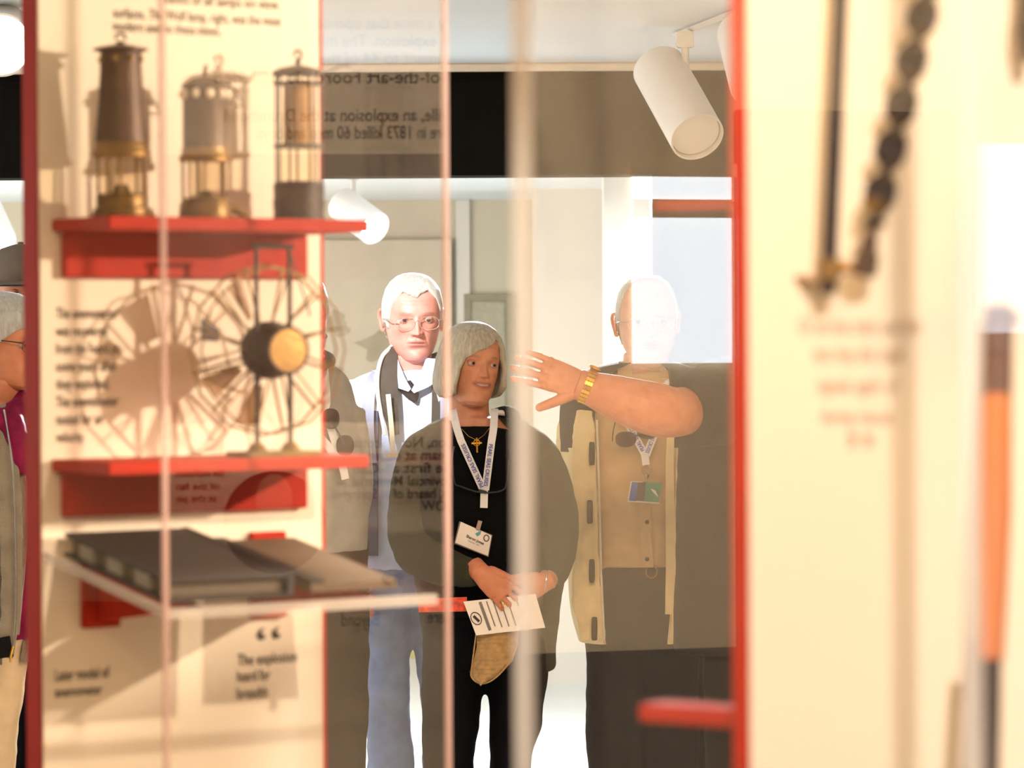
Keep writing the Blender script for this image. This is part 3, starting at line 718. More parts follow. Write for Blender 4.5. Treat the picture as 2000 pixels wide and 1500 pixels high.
mat('lanyard_white', (232, 224, 220), .7, .04, 60, .1); mat('lanyard_blue', (56, 72, 160), .7, .05); mat('card_white', (236, 222, 210), .5, .02)
mat('print_grey', (120, 112, 110), .8, .05); mat('print_dark', (50, 46, 46), .8); mat('print_teal', (86, 160, 176), .7); mat('card_green', (52, 136, 112), .4, .1, 60); mat('card_blue', (70, 92, 178), .4, .1, 60)
mat('straw', (176, 138, 88), .8, .2, 60, .3, 200); mat('print_red', (206, 66, 34), .5, .45, 60)
glass_mat('lens_dark', .05, (.18, .15, .13)); glass_mat('lens_clear', .03, (.92, .9, .88))

def g2(x, z, cx, cz, sx, sz): return np.exp(-((x - cx) / sx) ** 2 - ((z - cz) / sz) ** 2)
_ZT = np.array([11.5, 11.2, 10.2, 8.6, 6, 3, 0, -3, -6, -8.3, -10.2, -11.2, -11.6])
_WT = np.array([.05, 2.4, 4.6, 6.1, 7.2, 7.5, 7.35, 7.0, 6.3, 5.3, 4.0, 2.6, .1])
_FT = np.array([-.6, -3.0, -5.2, -7.2, -8.7, -9.2, -9.0, -8.8, -8.7, -8.6, -8.3, -7.2, -5.2])
_BT = np.array([.8, 3.6, 6.0, 8.0, 9.4, 9.8, 9.3, 7.8, 5.6, 3.2, .6, -2.0, -4.6])
def head_mesh(c, h, yaw=0, pitch=0, roll=0, smile=0., wide=1.0, nose=1.0, n=150, m=130, skin=SKIN, lip=LIPC, old=1.0):
    """head as one surface; c = centre between crown and chin (world), h = height; faces -Y before turning"""
    k = h / .231 / 100
    t = np.linspace(0, 1, m); zz = 11.5 * np.cos(np.pi * t) * 1.0
    zz = np.sign(zz) * np.abs(zz / 11.5) ** .8 * 11.55
    o = np.argsort(_ZT)
    W, Fr, B = [np.interp(zz, _ZT[o], T[o]) for T in (_WT, _FT, _BT)]
    a = np.linspace(0, 2 * np.pi, n, endpoint=False)
    a = a - .42 * np.sin(a)                       # denser towards the face (a=0 front)
    A, Zg = np.meshgrid(a, zz); Wg = np.repeat(W[:, None], n, 1); Fg = np.repeat(Fr[:, None], n, 1); Bg = np.repeat(B[:, None], n, 1)
    s, co = np.sin(A), np.cos(A)
    pw = 2 / 2.25
    X = Wg * np.sign(s) * np.abs(s) ** pw * wide
    mid = (Fg + Bg) / 2 * .35
    Y = np.where(co >= 0, mid + (Fg - mid) * np.abs(co) ** (2 / 2.1), mid + (Bg - mid) * np.abs(co) ** (2 / 2.0))
    fr = np.clip(co, 0, 1) ** .6
    x, z = X, Zg; ax = np.abs(x)
    d = np.zeros_like(X)
    d -= 1.15 * g2(ax, z, 3.2, .35, 1.75, 1.15)                    # sockets
    d += .45 * g2(ax, z, 2.9, 1.95, 2.4, .75)                      # brow ridge
    d -= .25 * g2(x, z, 0, 1.6, .9, .8)
    tz = np.clip((1.3 - z) / 4.6, 0, 1)                            # nose bridge to tip
    ridge = (.25 + 2.05 * tz ** 1.15) * np.exp(-(x / (.62 + .42 * tz)) ** 2) * np.where(z > -3.3, 1, np.exp(-((z + 3.3) / .42) ** 2)) * np.where(z < 1.3, 1, np.exp(-((z - 1.3) / .8) ** 2))
    d += nose * ridge
    d += nose * .75 * g2(ax, z, 1.25, -3.05, .55, .62)
    d -= .45 * g2(ax, z, .75, -3.75, .35, .22)                     # nostrils
    d += .55 * g2(ax, z, 4.1, -1.7 + smile * .3, 1.7, 1.5)         # cheek bones
    d -= .45 * g2(ax, z, 4.9, -5.0, 1.3, 2.2) * old
    fold = np.abs((ax - (1.75 + (-3.0 - z) * .45)))                # nose-mouth fold
    d -= .28 * old * np.exp(-(fold / .28) ** 2) * np.exp(-((z + 4.6) / 1.5) ** 2)
    d += .55 * g2(x, z, 0, -5.6, 2.9, 1.9)                         # muzzle
    mz = -5.65 + smile * .07 * ax ** 1.7                            # mouth line rises with the smile
    mw = np.exp(-(ax / (2.35 + .35 * smile)) ** 4)
    up, lo = np.exp(-((z - mz - .42) / .34) ** 2) * mw, np.exp(-((z - mz + .50) / .40) ** 2) * mw
    gap = np.exp(-((z - mz) / (.16 + .10 * max(0, smile))) ** 2) * np.exp(-(ax / (2.5 + .3 * smile)) ** 6)
    d += .34 * up + .42 * lo - .42 * gap
    d -= .18 * g2(x, z, 0, -4.5, .28, .6)
    d -= .35 * g2(x, z, 0, -7.25, 1.7, .5)
    d += .65 * g2(x, z, 0, -9.3, 1.9, 1.2)                         # chin
    d -= .10 * old * (np.exp(-((z - 4.2) / .15) ** 2) + np.exp(-((z - 5.2) / .15) ** 2)) * (ax < 3.6)
    d -= .16 * old * g2(ax, z, 3.2, -1.15, 1.5, .18)               # bags under the eyes
    Y = Y - d * fr
    tint = np.tile(np.array(skin), (m, n, 1)).astype(float)
    def mixc(w, c): 
        nonlocal tint
        w = np.clip(w * fr, 0, 1)[..., None]; tint = tint * (1 - w) + np.array(c) * w
    red = (skin[0] * 1.02, skin[1] * .80, skin[2] * .74)
    mixc(.6 * g2(ax, z, 4.0, -2.2, 1.6, 1.3) + .6 * g2(x, z, 0, -3.0, 1.2, .8), red)
    mixc(.9 * np.clip(up + lo, 0, 1), lip)
    mixc(.9 * gap, lin((70, 30, 26)))
    if smile > .5: mixc(np.exp(-((z - mz - .02) / .2) ** 2) * np.exp(-(ax / 1.8) ** 6), lin((222, 206, 184)))
    mixc(.75 * np.exp(-((z - 2.0 - .25 * np.cos((ax - 3) * .9)) / .30) ** 2) * np.exp(-((ax - 3.1) / 1.5) ** 4), tuple(.33 * q for q in skin))
    mixc(.5 * g2(ax, z, 3.2, .2, 1.7, .8), tuple(q * f for q, f in zip(skin, (.80, .62, .58))))
    V = np.stack([X, Y, Zg], -1).reshape(-1, 3) * k; T = tint.reshape(-1, 3)
    F = grid_faces(m, n)
    # ears
    ears = []
    for sg in (-1, 1):
        pth = [(sg * 7.3, 1.2, -2.6), (sg * 7.9, 1.5, -2.9), (sg * 8.2, 2.4, -1.2), (sg * 8.6, 3.0, .8), (sg * 8.5, 2.5, 2.2), (sg * 7.9, 1.3, 2.5), (sg * 7.4, .6, 1.4)]
        rim = tube(spline(pth, 4), .45, 8)
        bowl = sphere((sg * 7.8, 1.9, -.1), (.5, 1.2, 2.2), 12, 8)
        ears.append(cat(rim, bowl))
    ev, ef = cat(*ears); ev = ev * k * np.array([wide, 1, 1])
    # eyelids
    lids = []
    for sg in (-1, 1):
        cx, cy, cz = sg * 3.2, -7.05, .35
        up_ = []; nn = 14
        for (p0, p1, yo) in ((.15, 1.36, 0), (1.98, 2.9, 0)):
            g = []
            for i in range(7):
                p = p0 + (p1 - p0) * i / 6
                for j in range(nn):
                    q = math.pi * (j / (nn - 1))
                    g.append((cx + 1.36 * math.sin(p) * math.cos(q), cy - 1.36 * math.sin(p) * math.sin(q), cz + 1.36 * math.cos(p) - .0))
            lids.append((np.array(g), grid_faces(7, nn, False)))
    lv, lf_ = cat(*lids); lv = lv * k
    nV = len(V)
    allv, allf = cat((V, F), (ev, ef), (lv, lf_))
    allc = np.vstack([T, np.tile(np.array(red), (len(ev), 1)), np.tile(np.array([q * f for q, f in zip(skin, (.86, .72, .68))]), (len(lv), 1))])
    M = Matrix.Translation(c) @ Matrix.Rotation(yaw, 4, 'Z') @ Matrix.Rotation(roll, 4, 'Y') @ Matrix.Rotation(pitch, 4, 'X')
    return xf((allv, allf), M), allc, M, k
def eyes(parent, M, k, look=0.0, name='eye', col=(92, 108, 120)):
    for sg in (-1, 1):
        v, f = sphere((0, 0, 0), 1.22, 20, 14)
        v = np.stack([v[:, 0], -v[:, 2], v[:, 1]], 1)               # pole forward (-Y)
        c = np.tile(np.array(lin((186, 164, 152))), (len(v), 1)); fw = -v[:, 1] / 1.22
        c[fw > .86] = lin(col); c[fw > .965] = lin((14, 10, 10))
        R_ = Matrix.Rotation(look, 4, 'Z')
        v2, f = xf((v, f), R_)
        v2 = (v2 + np.array([sg * 3.2, -7.05, .35])) * k
        mk(name, xf((v2, f), M), 'eye', parent, 'full', cols=c)
def hair_cap(M, k, prof, a, b, cy, hem, top=12.4, n=150, rows=34, amp=.035, th=.9, seed=1, flow=2.0):
    """hair as a thick shell; prof [(z, radius factor)], hem(az deg)->z ; az 0 = face, + = image right"""
    pz = np.array([p[0] for p in prof]); pr_ = np.array([p[1] for p in prof]); o = np.argsort(pz)
    V = []
    for lay in (0, 1):
        for i in range(rows):
            f = 1 - math.cos(math.pi / 2 * (i / (rows - 1))) if i / (rows - 1) < 1 else 1
            f = .5 * f + .5 * i / (rows - 1)
            for j in range(n):
                az = 2 * math.pi * j / n - math.pi; dg = math.degrees(az)
                z = top - (top - hem(dg)) * f
                r = np.interp(z, pz[o], pr_[o])
                st_ = noise.noise(Vector((math.cos(az) * 9 + seed, math.sin(az) * 9, z * .10 * flow + az * .6))) + .6 * noise.noise(Vector((math.cos(az) * 26, math.sin(az) * 26 + seed, z * .15)))
                rr_ = r * (1 + amp * st_ * min(1, i / 5))
                if lay: rr_ *= (1 - th / max(a, b))
                edge = 1 - .06 * max(0, (i - rows + 4) / 4)
                V.append((a * rr_ * edge * math.sin(az), cy - b * rr_ * edge * math.cos(az), z - lay * .35 * (1 if i < rows - 2 else .0) + (.45 * st_ if i == rows - 1 else 0)))
    F = grid_faces(rows, n); o2 = rows * n
    F += [tuple(q + o2 for q in f)[::-1] for f in grid_faces(rows, n)]
    F += [((rows - 1) * n + j, (rows - 1) * n + (j + 1) % n, o2 + (rows - 1) * n + (j + 1) % n, o2 + (rows - 1) * n + j) for j in range(n)]
    F.append(tuple(range(n)))
    return xf((np.array(V) * k, F), M)
def lerp_tab(tab): 
    xs = [t[0] for t in tab]; ys = [t[1] for t in tab]
    return lambda d: float(np.interp(d, xs, ys))
CAPPROF = [(12.4, .05), (12.1, .30), (11.4, .52), (10, .72), (8, .88), (5, .98), (2, 1.0), (-2, .98), (-6, .88), (-10, .72)]

def hand(w, d, back, thumb, L=.185, curl=(.25, .25, .25, .25), spread=.10, tang=.75, wr=.030, tcurl=.3, rf=1.0):
    """palm, four fingers and a thumb; w wrist, d towards the fingers, back = back of the hand, thumb = side of the thumb"""
    w = Vector(w); d = Vector(d).normalized(); b = Vector(back); b = (b - d * b.dot(d)).normalized(); s = Vector(thumb); s = (s - d * s.dot(d) - b * s.dot(b)).normalized()
    k = L / .185; parts = []
    parts.append(tube([w - d * .02 * k, w, w + d * .03 * k, w + d * .065 * k, w + d * .095 * k, w + d * .102 * k],
                      [(wr * .95, wr * .72), (wr, wr * .7), (.035 * k, .016 * k), (.039 * k, .013 * k), (.036 * k, .0095 * k), (.030 * k, .006 * k)], 20, ref=s))
    for i, (off, ln, r) in enumerate(((.031, .074, .0080), (.0105, .082, .0084), (-.0105, .076, .0081), (-.031, .060, .0072))):
        c = curl[i]; dirn = (d + s * spread * (off / .03)).normalized(); p = w + d * .088 * k + s * off * k
        pts = [p - d * .02 * k, p]; ang = 0
        for seg, fr_ in enumerate((.45, .31, .24)):
            ang += c * (1.0 if seg == 0 else 1.25)
            p = p + (dirn * math.cos(ang) - b * math.sin(ang)) * (ln * fr_ * k); pts.append(p)
        pts.append(p + (dirn * math.cos(ang) - b * math.sin(ang)) * .004 * k)
        r *= k * rf
        parts.append(tube(pts, [r, r, r * .98, r * .92, r * .8, r * .35], 12))
        parts.append(sphere(pts[1] + b * .003 * k, (r * 1.12,) * 3, 12, 8))
        parts.append(sphere(pts[2] + b * .001 * k, (r * 1.08,) * 3, 10, 8))
    p = w + d * .022 * k + s * .026 * k - b * .004 * k; dt = (d * math.cos(tang) + s * math.sin(tang)).normalized()
    dt2 = (dt - b * tcurl + d * .15).normalized()
    parts.append(tube([p - dt * .012 * k, p, p + dt * .034 * k, p + dt * .034 * k + dt2 * .030 * k, p + dt * .034 * k + dt2 * .054 * k, p + dt * .034 * k + dt2 * .060 * k],
                      [.013 * k, .0155 * k, .0125 * k, .0112 * k, .0095 * k, .004 * k], 12))
    return parts
def gt(pts, rpx, n=20, k=5, ref=None):
    """limb or sleeve: pts (px,py,D) with radii in px (scalar or (a,b))"""
    q = [(*P(*p), *( (r[0] * p[2] / FPX, r[1] * p[2] / FPX) if isinstance(r, tuple) else (r * p[2] / FPX,) * 2)) for p, r in zip(pts, rpx)]
    q = spline(q, k)
    return tube([v[:3] for v in q], [(v[3], v[4]) for v in q], n, ref=ref)
def rows_px(D, rows):
    out = []
    for r in rows:
        py, cx, hw, hd = r[:4]; dy = r[4] if len(r) > 4 else 0
        p = P(cx, py, D + dy); out.append((p.x, p.y, p.z, hw * D / FPX, hd))
    return [tuple(v) for v in spline(out, 3)]
def pl(*pts): return [P(*p) for p in pts]
def sribbon(pts, w, th=.005):
    if not isinstance(w, list): w = [w] * len(pts)
    q = spline([(*p, x) for p, x in zip(pts, w)], 8)
    return ribbon([Vector(v[:3]) for v in q], [float(v[3]) for v in q], th)
def legs(D, hips, knees, ankles, r, name='trousers', disp=.012):
    z = [];
    for h_, kn, an_ in zip(hips, knees, ankles):
        z.append(gt([(*h_, D), (*kn, D), (*an_, D)], r))
    return z
def shoe(px, D, turn=0):
    p = P(px, 1500, D); v = loft([(0, -.06, .085, .04, .05), (0, -.05, .06, .045, .09), (0, -.04, .03, .05, .125), (0, -.04, .0, .05, .13)], 24)
    return xf(v, Matrix.Translation((p.x, p.y, 0)) @ Matrix.Rotation(turn, 4, 'Z'))
def person(label, px, D):
    p = P(px, 1500, D); return thing('person', label, 'person', (p.x, p.y, 0))
def body(parent, skinparts, head, hc, voxel=.006, fine=None, skin=SKIN):
    a = remesh(skinparts, voxel, 3)
    ps, cs = [a], [np.tile(np.array(skin), (len(a[0]), 1))]
    if fine:
        f = remesh(fine, .0025, 2); ps.append(f)
        c = np.tile(np.array(skin), (len(f[0]), 1)); cs.append(c * np.array([1.0, .86, .80]))
    ps.append(head); cs.append(hc)
    return mk('body', cat(*ps), 'skin', parent, 'full', cols=np.vstack(cs))
def inner(D, cx, top, hip, hw=100, lx=None):
    """plain torso, hips and legs under the clothes"""
    hz = 1585 / D * 7 / 10
    foot = 650 + CAMH * FPX / D - 12
    t = [loft(rows_px(D, [(top, cx, 36, .06), (top + 45, cx, hw * .72, .07), (top + 150, cx, hw * .85, .085), (hip - 80, cx, hw * .72, .08), (hip - 30, cx, hw * .7, .08), (hip + 10, cx, hw * .5, .06)]), 28)]
    lx = lx or (cx - hw * .42, cx + hw * .42)
    for x_ in lx:
        t.append(gt([((cx + x_) / 2, hip - 10, D), (x_, (hip + foot) / 2, D), (x_, foot - 30, D)], [hw * .30, hw * .2, hw * .15], 14))
        t.append(gt([(x_, foot - 40, D), (x_, foot - 14, D - .03), (x_, foot - 6, D - .14)], [hw * .16, hw * .16, hw * .12], 12, 3))
    return t
def specs(parent, M, k, m_frame, m_lens, y=-9.6, z=.0, w=2.55, h=1.7, name='glasses', droop=.35):
    fr, ln = [], []
    for sg in (-1, 1):
        lp = [(sg * 3.25 + w * math.copysign(abs(math.cos(t)) ** .75, math.cos(t)), y + .012 * (abs(sg * 3.25 + w * math.cos(t))) ** 2, z - droop + h * math.copysign(abs(math.sin(t)) ** .8, math.sin(t))) for t in np.linspace(0, 2 * math.pi, 28, endpoint=False)]
        fr.append(tube(lp, .085, 6, True))
        ln.append((np.array(lp), [tuple(range(28))]))
        fr.append(tube([(sg * 5.8, y + .4, z + .4), (sg * 7.4, y + 2, z + .5), (sg * 7.9, -1, z + .3), (sg * 7.9, 2.0, z - .2)], .16, 6))
    fr.append(tube(spline([(-.75, y + .05, z + .1), (0, y - .1, z + .4), (.75, y + .05, z + .1)], 4), .13, 6))
    fv = cat(*fr); g = mk(name, xf((fv[0] * k, fv[1]), M), m_frame, parent)
    lv = cat(*ln); mk('lenses', xf((lv[0] * k, lv[1]), M), m_lens, g, False)
    return g

def lanyard(label, strapA, strapB, tail, D, width, text, card=None):
    p = P(*tail[-1]); t = thing('lanyard', label, 'lanyard', (p.x, p.y, p.z), 0, 'cruise lanyards')
    for k_, sp in enumerate((strapA, strapB)):
        pts = [P(*q[:3]) for q in sp]
        o = mk('strap', ribbon([Vector(v) for v in spline([tuple(v) for v in pts[:-1]], 5)] + [pts[-1]], width), 'lanyard_white', t)
        # lettering along the last straight stretch of the strap
        a, b = pts[-2], pts[-1]
        if k_ == 0: r = (a - b).normalized(); o0 = b
        else: r = (b - a).normalized(); o0 = a
        L_ = (b - a).length
        upv = Vector((0, -1, 0)).cross(r) * (1 if True else 1)
        upv = r.cross(Vector((0, 1, 0))).normalized()
        if text: text_on('lettering', text, o0 + r * L_ * .06 - upv * width * .28 + Vector((0, -.0035, 0)), r, upv, L_ * .86, width * .52, 'lanyard_blue', o, .015)
    mk('tail', ribbon([P(*q) for q in tail], width), 'lanyard_white', t)
    return t

# ---- woman with the white bob -------------------------------------------------
D = 9.9; s_ = D / FPX
w = person('white-haired woman in olive and black knitwear with folded hands and a lanyard', 935, D)
hd, hc, HM, hk_ = head_mesh(P(921, 716, D - .02), .228, math.radians(24), math.radians(-3), math.radians(6), smile=1.0, wide=.96, nose=1.05, old=1.25)
sk = inner(D, 935, 815, 1240, 105, (878, 998)) + [gt([(915, 870, D + .02), (916, 815, D + .01), (915, 765, D)], [46, 40, 40], 20)]
RHw, LHw = P(938, 1118, D - .26), P(1066, 1136, D - .24)
arms = [gt([(820, 880, D + .02), (815, 1050, D), (938, 1118, D - .26)], [22, 19, 17]), gt([(1055, 880, D + .02), (1085, 1060, D), (1066, 1136, D - .24)], [22, 19, 17])]
fh = hand(RHw, P(1000, 1172, D - .30) - RHw, (0, -1, .35), (.4, -.2, .5), .178, (.22, .34, .42, .5), .10, .35, .027)
fh += hand(LHw, P(1010, 1160, D - .26) - LHw, (.1, -1, .3), (-.1, -.2, 1), .170, (.40, .48, .5, .5), .10, .4, .026)
b_ = body(w, sk + arms, hd, hc, .006, fh + [gt([(925, 1105, D - .24), (938, 1118, D - .26)], [20, 20]), gt([(1072, 1130, D - .21), (1066, 1136, D - .24)], [19, 19])])
eyes(b_, HM, hk_, math.radians(8))
hem = lerp_tab([(-180, -8.5), (-75, -9.0), (-52, -8.6), (-44, -2.0), (-36, 1.4), (-20, 3.0), (0, 4.6), (16, 6.0), (28, 7.6), (38, 7.0), (48, 1.5), (56, -5.5), (75, -7.4), (120, -8.2), (180, -8.5)])
BOB = [(12.8, .05), (12.5, .28), (11.8, .50), (10.4, .71), (8.4, .88), (5.5, 1.0), (2, 1.07), (-2, 1.12), (-5, 1.13), (-7.5, 1.06), (-9.5, .92)]
mk('hair', hair_cap(HM, hk_, BOB, 8.9, 10.3, .6, hem, 12.8, 230, 44, .034, 1.5, 3, 3.0), 'hair_blond_white', w, 'full')
sweater = remesh([loft(rows_px(D, [(832, 925, 52, .075, -.0), (850, 930, 92, .10, -.01), (900, 938, 118, .125, -.02), (1000, 940, 122, .13, -.025), (1100, 940, 122, .13, -.02), (1200, 942, 122, .13, -.01)]), 40)], .007, 3, .008, .08)
mk('sweater', sweater, 'knit_black', w, 'full')
mk('neckline', tube([P(925 + 46 * math.sin(t), 828 + 13 * math.cos(t), D - .02 - .055 * math.cos(t)) for t in np.linspace(-2.0, 2.0, 24)], .0075, 8), 'knit_black', w)
mk('undershirt_strap', gt([(968, 806, D - .01), (990, 808, D - .005), (1004, 822, D - .01)], [(9, 5), (10, 6), (6, 4)], 12, 3), 'lanyard_white', w)
cape = remesh([loft(rows_px(D, [(812, 938, 66, .055, .06), (828, 935, 98, .08, .05), (862, 934, 140, .10, .05), (930, 944, 164, .12, .045), (1040, 949, 166, .125, .045), (1120, 955, 150, .125, .05), (1220, 957, 134, .125, .04), (1308, 960, 124, .12, .04)]), 44),
               gt([(856, 850, D + .05), (822, 890, D + .03), (803, 980, D + .0), (812, 1070, D - .06), (880, 1112, D - .18), (930, 1118, D - .245)], [26, 42, 46, 46, 36, 27]),
               gt([(1014, 850, D + .05), (1050, 890, D + .03), (1082, 980, D + .0), (1090, 1070, D - .06), (1080, 1118, D - .17), (1070, 1132, D - .215)], [26, 42, 44, 40, 30, 24])], .008, 5, .016, .10)
mk('cardigan', cape, 'knit_olive', w, 'full')
mk('cardigan_collar', gt([(968, 806, D + .03), (990, 803, D + .0), (1006, 816, D - .05), (1003, 850, D - .10), (1002, 900, D - .125)], [9, 11, 12, 11, 8], 14), cloth('knit_edge', (34, 40, 32), .6), w)
tr_ = remesh([gt([(890, 1200, D + .02), (886, 1300, D), (880, 1400, D), (876, 1500, D), (876, 1752, D)], [66, 62, 57, 50, 46]),
              gt([(1004, 1200, D + .02), (1012, 1300, D), (1008, 1400, D), (997, 1500, D), (996, 1752, D)], [64, 60, 51, 41, 40]), loft(rows_px(D, [(1190, 945, 112, .12), (1260, 945, 118, .12), (1300, 945, 105, .11)]), 30)], .009, 4, .012, .09)
mk('trousers', tr_, 'trouser_black', w, 'full')
for px in (876, 996): mk('shoe', shoe(px, D), 'shoe_dark', w)
mk('bracelet', tube([P(1066 + 0, 1136, D - .235) + Vector((.004 * math.cos(t), .030 * math.sin(t), .032 * math.cos(t))) for t in np.linspace(0, 2 * math.pi, 24, endpoint=False)], .0022, 6, True), 'steel', w)
mk('ring', tube([P(985, 1180, D - .32) + Vector((.0095 * math.cos(t), -.004 + .008 * math.sin(t), .005 * math.cos(t))) for t in np.linspace(0, 2 * math.pi, 16, endpoint=False)], .0013, 6, True), 'gold', w)
DF = D - .175
lanyard('white lanyard with blue lettering worn by the woman with the white bob', [(884, 800, D - .05), (892, 835, D - .14), (900, 860, DF), (944, 957, DF)], [(966, 798, D - .05), (964, 835, D - .14), (960, 862, DF), (948, 957, DF)],
        [(946, 955, DF - .001), (945, 992, DF + .004)], D, .0205, 'PEARL SEAS CRUISES')
ne = thing('necklace', 'gold cross pendant on a thin chain at the neck of the woman', 'necklace', P(930, 885, DF))
mk('chain', cat(tube(pl((902, 838, D - .13), (915, 852, D - .155), (931, 860, DF - .002)), .0008, 5), tube(pl((956, 836, D - .13), (945, 850, D - .155), (931, 860, DF - .002)), .0008, 5)), 'gold', ne)
mk('cross', cat(tube(pl((931, 855, DF - .003), (932, 884, DF - .003)), .0030, 8), tube(pl((921, 866, DF - .003), (941, 865, DF - .003)), .0028, 8), tube([P(931 + 6 * math.cos(t), 865 + 6 * math.sin(t), DF - .004) for t in np.linspace(0, 2 * math.pi, 14, endpoint=False)], .0014, 6, True)), 'gold', ne)
eg = thing('eyeglasses', 'dark reading glasses hanging across the black sweater of the woman', 'glasses', P(940, 960, DF))
mk('frame', cat(tube(spline([tuple(v) for v in pl((888, 872, DF + .01), (884, 900, DF), (888, 942, DF - .004), (900, 950, DF - .006), (940, 962, DF - .008), (980, 958, DF - .006), (990, 940, DF - .004), (994, 898, DF))], 4), .0024, 8), tube(pl((935, 958, DF - .012), (950, 962, DF - .012)), .0045, 8)), 'frame_dark', eg)
DB = D - .165
bd = thing('name_badge', 'white clip-on name badge with a bird logo on the black sweater', 'badge', P(925, 1085, DB))
cpx = [(900, 1019), (960, 1046), (953, 1086), (889, 1060)]
def quad_slab(c4, D0, th): 
    a = [P(*q, D0) for q in c4]; V = [v[:] for v in a] + [(v + Vector((0, th, 0)))[:] for v in a]
    return np.array(V), [(0, 1, 2, 3), (7, 6, 5, 4), (0, 4, 5, 1), (1, 5, 6, 2), (2, 6, 7, 3), (3, 7, 4, 0)]
bcard = mk('card', quad_slab(cpx, DB - .004, .002), 'card_white', bd, False)
mk('sleeve', quad_slab([(897, 1018), (962, 1045), (954, 1088), (887, 1062)], DB - .0015, .0015), mat('badge_vinyl', (110, 100, 90), .3), bd, False)
r_ = (P(960, 1046, DB) - P(900, 1019, DB)).normalized(); u_ = r_.cross(Vector((0, 1, 0)))
text_on('lettering', 'Sharon Jones', P(910, 1049, DB - .0055), r_, u_, .052, .0075, 'print_dark', bcard, .02)
text_on('lettering', 'Seaside, CA', P(914, 1057, DB - .0055), r_, u_, .032, .004, 'print_grey', bcard)
mk('logo', quad_slab([(928, 1042), (940, 1036), (938, 1044), (932, 1048)], DB - .0055, .0005), 'print_teal', bcard, False)
mk('seal', tube([P(950 + 5 * math.cos(t), 1051 + 6 * math.sin(t), DB - .005) for t in np.linspace(0, 2 * math.pi, 14, endpoint=False)], .0018, 6, True), 'print_grey', bcard)
mk('clip', quad_slab([(934, 1016), (942, 1018), (937, 1036), (929, 1033)], DB - .010, .006), 'steel', bd, False)
DP = D - .335
pp = thing('paper_sheet', 'white printed sheet held in the folded hands of the woman', 'paper', P(985, 1240, DP))
sheet = mk('sheet', quad_slab([(905, 1175), (1046, 1160), (1065, 1226), (930, 1241)], DP + .045, .0006), 'card_white', pp, False)
ra = (P(930, 1241, DP) - P(905, 1175, DP)).normalized(); ua = -ra.cross(Vector((0, 1, 0)))
ua = (P(1046, 1160, DP) - P(905, 1175, DP)).normalized()
for i, (x0, ln_) in enumerate(((.22, .9), (.31, .8), (.40, .85), (.50, .85), (.60, .85), (.72, .3))):
    a = P(905 + 141 * x0, 1175 - 15 * x0, DP + .0435); b = P(930 + 135 * x0, 1241 - 15 * x0, DP + .0435)
    mk('print_line', ribbon([a + (b - a) * .06, a + (b - a) * ln_], .008 if i == 0 else .003, .0003), 'print_grey', sheet, False)
mk('logo', cat(tube([P(930 + 10 * math.cos(t) * 1.0 + 3 * math.sin(t), 1208 + 12 * math.sin(t), DP + .0435) for t in np.linspace(0, 2 * math.pi, 18, endpoint=False)], .0012, 5, True), ribbon(pl((925, 1203, DP + .043), (936, 1214, DP + .043)), .007, .0003)), 'print_dark', sheet)
vi = thing('sun_visor', 'tan ribbed straw sun visor hanging below the white sheet', 'visor', P(965, 1335, DP))
vv = []; nr, nc = 40, 30
for i in range(nr):
    v_ = i / (nr - 1)
    xl = np.interp(v_, [0, .35, .7, .9, 1], [931, 931, 922, 921, 936]); xr = np.interp(v_, [0, .3, .6, .8, .93, 1], [1014, 1012, 1001, 980, 957, 942])
    yy = 1225 + 111 * v_
    for j in range(nc):
        u = j / (nc - 1); rip = .0016 * math.sin(i * 2.2)
        vv.append(P(xl + (xr - xl) * u, yy + 7 * math.sin(u * math.pi) * (v_ - .5), DP + .088 - .028 * math.sin(u * math.pi) + rip)[:])
Vv = np.array(vv); mk('brim', cat((Vv, grid_faces(nr, nc, False)), (Vv + np.array([0, .003, 0]), grid_faces(nr, nc, False))), 'straw', vi)
mk('brim_edge', tube(spline([tuple(v) for v in pl((931, 1230, DP + 0.086), (922, 1300, DP + 0.086), (921, 1322, DP + 0.084), (938, 1335, DP + 0.080), (962, 1328, DP + 0.073), (990, 1300, DP + 0.080), (1012, 1255, DP + 0.086))], 4), .0022, 6), 'straw', vi)
rb = mk('folded_leaflet', quad_slab([(816, 1170), (912, 1166), (912, 1194), (818, 1196)], DP + .075, .004), 'print_red', None, False, label='red and orange patterned strip held behind the white sheet', cat_='leaflet')

# ---- man with the rucksack behind her ------------------------------------------
D = 10.6
m2 = person('white-haired man with glasses and rucksack straps standing behind the woman', 790, D)
SK2 = lin((214, 140, 126))
hd, hc, HM, hk_ = head_mesh(P(806, 624, D), .258, math.radians(9), math.radians(4), 0, smile=-.5, wide=1.0, nose=1.1, skin=SK2, lip=lin((176, 100, 92)))
sk = inner(D, 795, 740, 1150, 105, (760, 864)) + [gt([(800, 790, D + .02), (803, 740, D + .01), (803, 690, D)], [52, 47, 45], 20)]
arms = [gt([(685, 790, D), (672, 950, D), (690, 1100, D - .05)], [22, 19, 17]), gt([(900, 790, D), (915, 950, D), (900, 1100, D - .05)], [22, 19, 17])]
fh = hand(P(690, 1100, D - .05), (0.1, -.2, -1), (-1, -.3, 0), (0, -1, 0), .19) + hand(P(900, 1100, D - .05), (-.1, -.2, -1), (1, -.3, 0), (0, -1, 0), .19)
b_ = body(m2, sk + arms, hd, hc, .007, fh, SK2)
eyes(b_, HM, hk_, 0)
specs(b_, HM, hk_, 'frame_clear', 'lens_clear')
hem = lerp_tab([(-180, -6.5), (-110, -5), (-95, -1.5), (-80, -.5), (-66, -2.2), (-60, 1.0), (-48, 5.0), (-30, 7.6), (0, 6.2), (10, 7.4), (30, 8.2), (48, 5.0), (60, 1.0), (66, -2.2), (80, -.5), (95, -1.5), (110, -5), (180, -6.5)])
